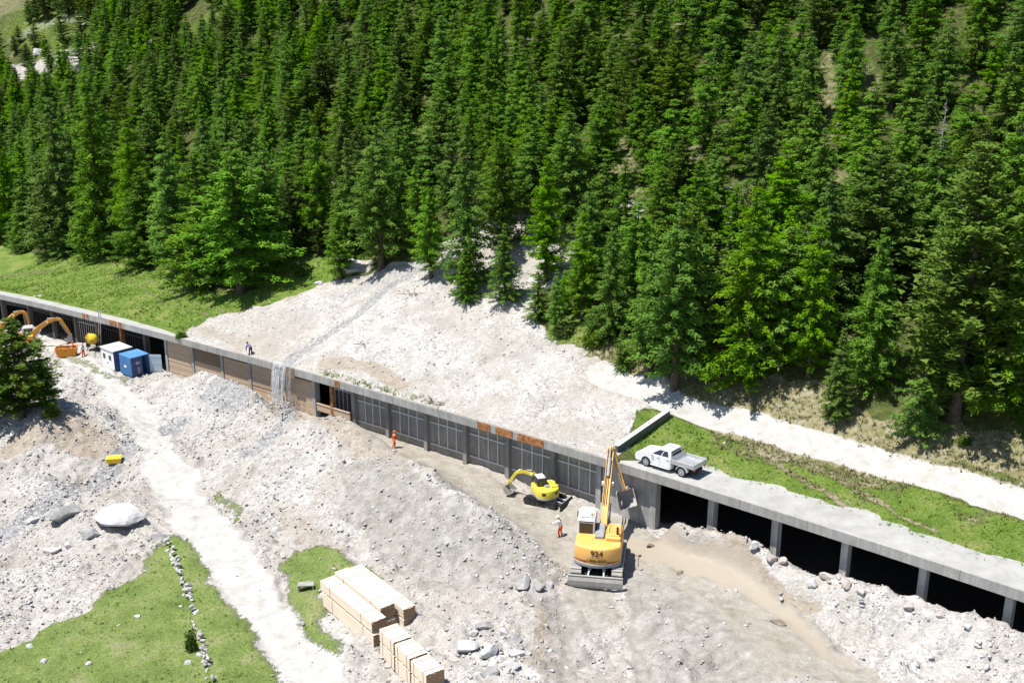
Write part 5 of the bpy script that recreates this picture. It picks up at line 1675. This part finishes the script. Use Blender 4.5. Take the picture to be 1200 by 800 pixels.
def boulder(px, py, wpx, hpx, rot, mat, label, flat=.6, tilt=(0, 0), b=None, name='boulder', seed=None):
    b = b or BV_LOW
    p = spot(px, py, b)
    if b is BV_LOW:
        uu, vv = xy2uv(p.x, p.y)
        if vv > -.9: p = W(uu, -.9, 0); p.z = drop(p.x, p.y, BV_LOW)
    s = ppm(p)
    w = wpx / s / 2 * 1.2; dpt = hpx / s / .75 / 2 * 1.2
    bm = rock_bm(seed or int(px * 7 + py), w, dpt, max(.12, min(w, dpt) * flat))
    me = bpy.data.meshes.new(name); bm.to_mesh(me); bm.free(); me.materials.append(mat)
    o = bpy.data.objects.new(name, me); C.objects.link(o)
    o.location = (p.x, p.y, p.z + max(.12, min(w, dpt) * flat) * .25); o.rotation_euler = (tilt[0], tilt[1], rot)
    return tag(o, label, 'rock')
boulder(76, 604, 50, 20, .55, R_GREY, 'long tilted grey slab lying left of the largest white boulder', .7, (.35, 0))
boulder(140, 606, 76, 40, -.15, R_WHITE, 'largest white boulder, flat topped, beside the track bend', .42, (.02, .03), seed=61)
boulder(106, 629, 30, 17, .5, R_GREY, 'grey wedge of rock under the lower left corner of the largest boulder', .7, (.3, 0))
boulder(60, 646, 24, 14, .3, R_WHITE, 'pale flat rock lowest of the slabs above the meadow', .5)
boulder(37, 610, 20, 9, .4, R_WHITE, 'small pale slab farthest left on the white rubble', .5)
boulder(82, 640, 12, 9, .1, R_WHITE, 'small white block between the wedge rock and the lowest flat rock', .7)
boulder(186, 632, 18, 12, .2, R_GREY, 'grey block at the top end of the dry stone wall', .8)
boulder(614, 686, 22, 19, -.6, R_GREY, 'rounded grey boulder left of the excavator blade, first of three', .75, (.2, 0))
boulder(630, 690, 16, 12, -.7, R_GREY, 'thin grey slab leaning on the rounded boulder left of the blade', .6, (.3, 0))
boulder(644, 686, 13, 10, .2, R_WHITE, 'small pale boulder nearest the excavator blade', .8)
CL = [(566, 733, 26, 12, .2, 'narrow pale slab at the top of the rock heap by the timber', .5), (545, 758, 30, 18, -.4, 'large tilted slab with black shadow at the left of the rock heap', .6),
      (572, 768, 24, 20, -.7, 'upright slab in the middle of the rock heap', .8), (600, 752, 26, 13, .2, 'flat white slab at the right top of the rock heap', .5),
      (602, 765, 24, 13, .1, 'flat white slab second from the right top of the rock heap', .5), (598, 780, 26, 15, -.1, 'wide slab at the lower right of the rock heap', .5),
      (577, 790, 24, 16, -.3, 'white slab at the bottom of the rock heap near the frame edge', .5), (556, 742, 12, 8, .6, 'little rock between the narrow and the tilted slab of the heap', .8), (590, 742, 12, 9, 1., 'little white rock above the flat slabs of the heap', .7)]
for i, (px, py, w, h, r_, lab, fl) in enumerate(CL): boulder(px, py, w, h, r_, R_WHITE if i % 3 else R_GREY, lab, fl, (.25 if i in (1, 2) else .1, .1), seed=i + 90)
RR = [(884, 641, 13, 11, 'round pale boulder on the rubble bank before the third open bay'), (904, 656, 17, 10, 'pinkish slab on the rubble bank below the second open column'), (918, 657, 11, 9, 'small pink boulder right of the pinkish slab on the bank'),
      (950, 684, 14, 10, 'tilted grey block on the rubble bank before the fourth open bay'), (975, 674, 19, 15, 'big pinkish boulder on the bank left of the third open column'), (992, 685, 15, 12, 'reddish boulder at the foot of the third open column'),
      (1010, 694, 13, 9, 'pale boulder right of the reddish one on the bank'), (1065, 712, 15, 9, 'pale block at the foot of the fourth open column'), (1100, 722, 13, 8, 'low pink block on the bank in the fifth open bay'), (1135, 735, 15, 9, 'pale block on the bank left of the last column')]
for i, (px, py, w, h, lab) in enumerate(RR): boulder(px, py, w, h, i * .7, R_PINK if i % 3 else R_WHITE, lab, .8, seed=200 + i)
boulder(913, 730, 24, 8, -.5, R_BROWN, 'dark brown flat slab lying alone on the mud at right', .5, (.1, 0))
boulder(797, 671, 12, 6, .2, R_BROWN, 'small brown slab on the mud below the puddle', .5)
boulder(762, 640, 12, 8, .9, R_BROWN, 'dark clod at the left end of the rubble bank', .6)
boulder(408, 317, 34, 20, .4, R_WHITE, 'pale boulder at the grassy upper left edge of the debris fan', .8, b=BV_UP)
boulder(375, 333, 13, 7, .1, R_WHITE, 'small pale rock in the grass gully by the debris fan', .6, b=BV_UP)
boulder(735, 300, 16, 9, .3, R_WHITE, 'pale rock showing between trunks right of the fan apex', .8, b=BV_UP)
boulder(845, 250, 16, 12, .3, R_WHITE, 'white rock in the gap of the forest right of centre', .9, b=BV_UP)
for i, (px, py, w, h, lab) in enumerate([(12, 82, 20, 9, 'broad pale outcrop at the left frame edge high on the slope'), (45, 62, 18, 9, 'pale outcrop second from the left frame edge high on the slope'), (105, 70, 18, 12, 'pale outcrop beside the sparse trees high on the slope'), (40, 45, 14, 12, 'dark grey rock above the pale outcrops'), (100, 30, 13, 7, 'pale outcrop highest on the upper left slope')]):
    boulder(px, py, w, h, i * .8, R_WHITE if i != 3 else R_GREY, lab, .7, (.5, 0), b=BV_UP, name='rock_outcrop', seed=300 + i)
for i, (px, py, w, lab) in enumerate([(161, 722, 10, 'white stone lying in the middle of the lower meadow'), (35, 757, 9, 'white stone at the left edge of the lower meadow'), (105, 778, 8, 'white stone low in the meadow near the frame bottom'), (52, 775, 8, 'white stone left of the lowest meadow stone'), (219, 776, 9, 'white stone in the meadow beside the dry stone wall')]):
    boulder(px, py, w, 6, i, R_WHITE, lab, .6, seed=400 + i, name='field_stone')

# dry stone wall beside the lower track
wl = [(195, 637), (205, 655), (216, 682), (226, 712), (233, 740), (238, 762), (244, 785), (252, 812)]
wp = [on_low(*q) for q in wl]
bmw = bmesh.new(); wr = random.Random(9)
seg = sum((b - a).length for a, b in zip(wp[:-1], wp[1:]))
for k in range(150):
    s = wr.random() * seg; acc = 0
    for a, b in zip(wp[:-1], wp[1:]):
        l = (b - a).length
        if acc + l >= s: break
        acc += l
    f = (s - acc) / l; p = a.lerp(b, f)
    if wr.random() < .32 * (1 + math.sin(s * 1.3)): continue
    z = wr.choice((0, 0, .18, .34))
    rb = rock_bm(700 + k, wr.uniform(.16, .36), wr.uniform(.14, .26), wr.uniform(.10, .2), 4)
    mt = Matrix.Translation((p.x + wr.gauss(0, .14), p.y + wr.gauss(0, .14), drop(p.x, p.y, BV_LOW) + z)) @ Matrix.Rotation(wr.uniform(0, 6), 4, 'Z')
    tmp = bpy.data.meshes.new('t'); rb.transform(mt); rb.to_mesh(tmp); bmw.from_mesh(tmp); rb.free(); bpy.data.meshes.remove(tmp)
me = bpy.data.meshes.new('dry_stone_wall'); bmw.to_mesh(me); bmw.free(); me.materials.append(R_GRAV)
o = bpy.data.objects.new('dry_stone_wall', me); C.objects.link(o); tag(o, 'tumbled low dry stone wall running between the lower meadow and the white track', 'stone wall')

# loose stones
def stones(name, n, ulo, uhi, vlo, vhi, full, hot, mats, label, smin=.05, smax=.34, pw=2.6, seed=1):
    r = np.random.default_rng(seed)
    u, v = r.uniform(ulo, uhi, n * 3), r.uniform(vlo, vhi, n * 3)
    h, at_ = full(u, v)
    w = hot(u, v, at_)
    keep = r.random(len(u)) < w
    u, v, h = u[keep][:n], v[keep][:n], h[keep][:n]
    n = len(u)
    bm = bmesh.new(); bmesh.ops.create_icosphere(bm, subdivisions=1, radius=1)
    V0 = np.array([q.co for q in bm.verts]); F0 = np.array([[q.index for q in f.verts] for f in bm.faces]); bm.free()
    T = []
    for k in range(16):
        q = V0 * r.uniform(.72, 1.15, (len(V0), 1))
        for _ in range(5):
            nn = r.normal(0, 1, 3); nn /= np.linalg.norm(nn); dd = q @ nn - r.uniform(.45, .75); q = q - np.outer(np.maximum(dd, 0), nn)
        T.append(q)
    T = np.array(T)
    s = smin + (smax - smin) * r.random(n) ** pw
    q = T[r.integers(0, 16, n)] * (s[:, None] * np.stack([r.uniform(.9, 1.7, n), r.uniform(.6, 1.1, n), r.uniform(.28, .65, n)], 1))[:, None, :]
    a = r.uniform(0, 2 * PI, n); ca, sa = np.cos(a)[:, None], np.sin(a)[:, None]
    tl = r.normal(0, .35, n); ct_, st_ = np.cos(tl)[:, None], np.sin(tl)[:, None]
    X, Y, Zz = q[..., 0], q[..., 1], q[..., 2]
    X, Zz = X * ct_ - Zz * st_, X * st_ + Zz * ct_
    x, y = uv2xy(u, v)
    P = np.stack([X * ca - Y * sa + x[:, None], X * sa + Y * ca + y[:, None], Zz + (h + s * .12)[:, None]], -1).reshape(-1, 3)
    F = (F0[None] + (np.arange(n) * len(V0))[:, None, None]).reshape(-1, 3)
    o = np_mesh(name, P, F, None, mats=mats, mi=np.repeat(r.choice(len(mats), n, p=[1.0 / len(mats)] * len(mats)), len(F0)))
    return tag(o, label, 'stones', kind='stuff')
def hot_low(u, v, a):
    g = np.clip(np.maximum(np.maximum(a['road'], a['grass']), np.maximum(a['wet'], a['mud'] * .8)), 0, 1)
    cl = .28 + .72 * smooth(.0, .38, fbm(u, v, 5, 4, 201))
    return (1 - g) ** 2 * cl + .004
stones('loose_rubble', 62000, -80, 72, -48, .1, low_full, hot_low, [R_GRAV], 'loose broken stones strewn over the spoil heaps', .04, .21, 4.6, 5)
def hot_up(u, v, a):
    g = np.clip(np.maximum(a['road'], np.maximum(a['grass'], a['litter'] * .97 - .25 * a['dry'])), 0, 1)
    return (1 - g) * (.12 + .5 * smooth(.05, .35, fbm(u, v, 6, 4, 211)))
stones('debris_stones', 9000, -40, 60, .6, 24, up_full, hot_up, [R_GRAV], 'loose stones scattered over the debris fan and bank', .035, .17, 4.6, 6)

# ---------------------------------------------------------------- grass and low plants
def tuft_mat(name, a, b, c):
    k = NT(name, .8, .1)
    k.base(k.ramp(k.noise(.9, 5, .7), [(.3, a), (.52, b), (.72, c)]))
    return k.m
G_GRASS = tuft_mat('grass blades', (.125, .19, .045), (.195, .26, .07), (.29, .29, .14))
G_MEAD = tuft_mat('meadow blades', (.08, .17, .018), (.135, .24, .03), (.26, .27, .06))
G_DRY = tuft_mat('dry grass blades', (.10, .125, .035), (.185, .17, .075), (.25, .22, .13))
def tufts(name, n, ulo, uhi, vlo, vhi, full, key, mat, label, hmin, hmax, seed, fn=None):
    r = np.random.default_rng(seed)
    u, v = r.uniform(ulo, uhi, n * 4), r.uniform(vlo, vhi, n * 4)
    h, at_ = full(u, v)
    w = fn(u, v, at_) if fn else np.clip(at_[key] * 1.3 - at_['road'] - .3, 0, 1)
    w = w * (.35 + .65 * smooth(-.2, .25, fbm(u, v, 2.2, 4, seed + 3)))
    k = r.random(len(u)) < w
    u, v, h = u[k][:n], v[k][:n], h[k][:n]
    n = len(u); B = 5
    x, y = uv2xy(u, v)
    i = np.repeat(np.arange(n), B)
    a = r.uniform(0, 2 * PI, n * B); hh = (hmin + (hmax - hmin) * r.random(n) ** 2)[i] * r.uniform(.6, 1.1, n * B)
    w_ = hh * .13 + .012
    bx_, by_ = x[i] + r.normal(0, .07, n * B), y[i] + r.normal(0, .07, n * B); bz = h[i] - .02
    ln = hh * r.uniform(.2, .8, n * B)
    V = np.stack([np.stack([bx_ - np.sin(a) * w_, by_ + np.cos(a) * w_, bz], 1), np.stack([bx_ + np.sin(a) * w_, by_ - np.cos(a) * w_, bz], 1), np.stack([bx_ + np.cos(a) * ln, by_ + np.sin(a) * ln, bz + hh], 1)], 1).reshape(-1, 3)
    return tag(np_mesh(name, V, np.arange(len(V)).reshape(-1, 3), mat), label, 'grass', kind='stuff')
tufts('meadow_grass', 16000, -84, 74, 1.5, 24, up_full, 'grass', G_MEAD, 'short tufts of meadow grass above the gallery', .08, .30, 51)
tufts('valley_grass', 9000, -84, 60, -46, -3, low_full, 'grass', G_GRASS, 'short grass of the lower meadow and track verge', .06, .26, 52)
tufts('bank_grass', 7000, 20, 74, 5, 20, up_full, 'dry', G_DRY, 'dry grass and weeds on the bank above the track', .10, .35, 53, lambda u, v, a: np.clip(a['dry'] - a['road'], 0, 1))
tufts('roof_edge_weeds', 260, -26, 26, .15, .9, up_full, 'x', G_GRASS, 'weeds growing along the gallery roof edge', .10, .34, 54,
      lambda u, v, a: (smooth(-.1, .25, fbm(u, v, 5, 3, 91)) * ((u > col_u(355)) & (u < col_u(500)) | (u < col_u(212)) & (u > col_u(200)))).astype(float))

def bush_mesh(seed, n=900):
    r = np.random.default_rng(seed)
    d = r.normal(0, 1, (n, 3)); d /= np.linalg.norm(d, axis=1)[:, None]; d[:, 2] = np.abs(d[:, 2])
    lob = 1 + .25 * np.sin(d[:, :1] * 5 + seed) * np.cos(d[:, 1:2] * 4 + seed)
    p = d * lob * r.uniform(.45, 1, (n, 1)) * np.array([.5, .5, 1.0])
    t1 = r.normal(0, 1, (n, 3)); t1 /= np.linalg.norm(t1, axis=1)[:, None]
    t2 = np.cross(t1, r.normal(0, 1, (n, 3))); t2 /= np.linalg.norm(t2, axis=1)[:, None]
    s = r.uniform(.05, .11, (n, 1))
    V = np.stack([p - t2 * s * .5, p + t2 * s * .5, p + t1 * s * 1.6], 1).reshape(-1, 3)
    return V, np.arange(len(V)).reshape(-1, 3)
BUSH = []
for q in range(3):
    V, F = bush_mesh(q + 5); o = np_mesh('foliage', V, F, F_BUSH); BUSH.append(o.data); bpy.data.objects.remove(o)
def bush(px, py, hpx, wide, b, label, kind='shrub', mat=None):
    p = spot(px, py, b); s = hpx / ppm(p)
    e = empty(kind, p, px * .7, label, 'shrub'); e.scale = (s * wide, s * wide, s)
    o = bpy.data.objects.new('foliage', BUSH[int(px) % 3]); C.objects.link(o); o.parent = e
    m = MB()
    for k in range(4): m.cyl((0, 0, -.1), (.25 * math.cos(k * 1.6), .25 * math.sin(k * 1.6), .6), .022, .008, 5)
    m.build('stem', M_BARK, e)
bush(225, 762, 30, .5, BV_LOW, 'narrow upright shrub beside the dry stone wall in the lower meadow')
bush(62, 487, 16, 1.4, BV_LOW, 'grey green shrub at the foot of the near conifer')
bush(212, 396, 9, 1.6, BV_UP, 'small weedy shrub on the gallery roof edge at the left end of the debris')
bush(660, 392, 16, 1.6, BV_UP, 'low bright shrub on the green patch right of the debris fan')
bush(695, 402, 18, 1.7, BV_UP, 'low bright shrub on the bank between two conifers above the track start')
bush(735, 420, 14, 1.7, BV_UP, 'low shrub on the bank beside the bushy knee high spruce')
bush(930, 395, 30, 1.5, BV_UP, 'light green leafy shrub in the gap above the tan bank')
bush(1185, 470, 40, 1.3, BV_UP, 'light green leafy shrub at the right frame edge under the spruces')
bush(1130, 520, 10, 1.8, BV_UP, 'small green shrub on the bank right of the broad young spruce')
bush(355, 322, 16, 1.6, BV_UP, 'green shrub in the grass gully left of the pale boulder')
bush(30, 295, 14, 2.0, BV_UP, 'grassy hummock shrub at the upper left meadow edge')

# a dead pale snag among the green crowns
ptd = on_up(1098, 215)
sn = empty('dead_tree', ptd, 0, 'bare pale dead tree standing among the green crowns at upper right', 'dead tree')
M_DEAD = plain('bleached dead wood', (.36, .34, .31), .9, .1, 0, .2, 4)
sn.scale = (.6, .6, .6)
m = MB(); m.tube([(0, 0, -.3), (.05, 0, 3), (-.05, .08, 6), (.1, .05, 9), (.05, 0, 12.5)], [.22, .19, .15, .09, .02], 8); m.build('trunk', M_DEAD, sn)
for k in range(38):
    m = MB(); z = wr.uniform(3, 12); a = wr.uniform(0, 6.28); l = (13.5 - z) * wr.uniform(.1, .24)
    m.tube([(0, 0, z), (math.cos(a) * l * .6, math.sin(a) * l * .6, z - .05), (math.cos(a + .2) * l, math.sin(a + .2) * l, z + .25)], [.045, .03, .01], 5); m.build('branch', M_DEAD, sn)

# the near conifers at the left edge
for px, py, ty, kind, var, wd, lab in [(26, 488, 372, 'pine_tree', 1, 1.75, 'nearest conifer, wide and bushy, before the orange yellow excavators at left'), (-4, 494, 378, 'larch_tree', 0, 2.0, 'bushy conifer cut by the left frame edge below the excavators'), (54, 476, 412, 'larch_tree', 4, 1.7, 'low conifer on the right side of the nearest wide one')]:
    p = on_low(px, py); h = (py - ty) / ppm(p) / .93
    tree(kind, var, p - Vector((0, 0, .1)), h, 1.0 + px, lab, None, wd)

# ---------------------------------------------------------------- muddy water falling over the roof edge
kw = NT('falling muddy water', .25, .5)
kw.base(kw.ramp(kw.noise(5, 5, .7), [(.3, (.66, .655, .64)), (.6, (.88, .88, .87))]))
kw.b.inputs['Alpha'].default_value = .7
M_FALL = kw.m
wf = empty('waterfall', W(float(col_u(333)), -.3, Z(float(col_u(333))) - FLOOR), 0, 'pale muddy waterfall spilling from the debris over the gallery edge', 'waterfall')
o_ = wf.location
m = MB(); fr2 = random.Random(5)
ua_, ub_ = float(col_u(321)), float(col_u(343))
for k in range(95):
    f = fr2.random() ** 1.3; q = ua_ + (ub_ - ua_) * f
    thin = .4 if f > .72 else 1
    rr = fr2.uniform(.008, .030) * thin
    out = fr2.uniform(.15, .75)
    top, n = Z(q) + fr2.uniform(-.02, .12), 9
    end = fr2.uniform(3.2, 4.9) if fr2.random() < .7 else fr2.uniform(1, 3)
    st = fr2.uniform(0, 1.6) if fr2.random() < .5 else 0
    pts = []
    for i in range(n):
        t = st + (end - st) * i / (n - 1)
        pts.append(W(q + .03 * math.sin(i * 1.7 + k) + (fr2.uniform(-.05, .05)), -.13 - out * (1 - math.exp(-t * .8)) * .8, top - t) - o_)
    if st == 0: pts = [W(q, .35, Z(q) + .12) - o_] + pts
    m.tube(pts, [rr * (1.0 if i else .8) for i in range(len(pts) - 1)] + [rr * .3], 5)
m.build('falling_water', M_FALL, wf, 60)['kind'] = 'stuff'
m = MB()
for k in range(420):
    q = fr2.gauss((ua_ + ub_) / 2, 1.1); z = Z(q) - FLOOR + abs(fr2.gauss(.5, .5)) + .4
    s = fr2.uniform(.015, .05); c = W(q, -.5 + fr2.gauss(0, .35), z) - o_
    m.box(c, (s, s, s * 1.6), Matrix.Rotation(fr2.uniform(0, 3), 3, 'X'))
m.build('spray', M_FALL, wf, 60)['kind'] = 'stuff'

# planks and broken boards left of the first full panel
for i, (a, b_, lab) in enumerate([((372, 473), (397, 477), 'pale board lying at the foot of the timber sill'), ((402, 478), (412, 493), 'pale broken board leaning by the first full wall panel'), ((388, 483), (404, 480), 'short brown board in the rubble below the timber sill')]):
    A_p, B_p = on_low(*a), on_low(*b_)
    m = MB(); m.bar((0, 0, .12), B_p - A_p + Vector((0, 0, .15)), .24, .05, .005)
    o = m.build('board', M_PINE_W if i < 2 else M_PLANK); o.location = A_p; tag(o, lab, 'board')
wd = random.Random(8)
for i, (px, py, n, lab) in enumerate([(512, 474, 9, 'tangle of dead branches on the debris above the fourth wall panel'), (482, 345, 6, 'bare dead branches at the upper edge of the debris fan'), (548, 352, 10, 'dark brushwood under the squat young spruce on the debris'), (430, 404, 5, 'few dark sticks in the middle of the debris fan')]):
    p = on_up(px, py); m = MB()
    for k in range(n):
        a = wd.uniform(0, 6.28); l = wd.uniform(.5, 1.5); q = Vector((wd.uniform(-.9, .9), wd.uniform(-.6, .6), .1))
        m.tube([q, q + Vector((math.cos(a) * l * .5, math.sin(a) * l * .5, .12)), q + Vector((math.cos(a + .3) * l, math.sin(a + .3) * l, wd.uniform(.05, .4)))], [.04, .03, .012], 5)
    o = m.build('brushwood', M_BARK); o.location = p; tag(o, lab, 'brushwood')
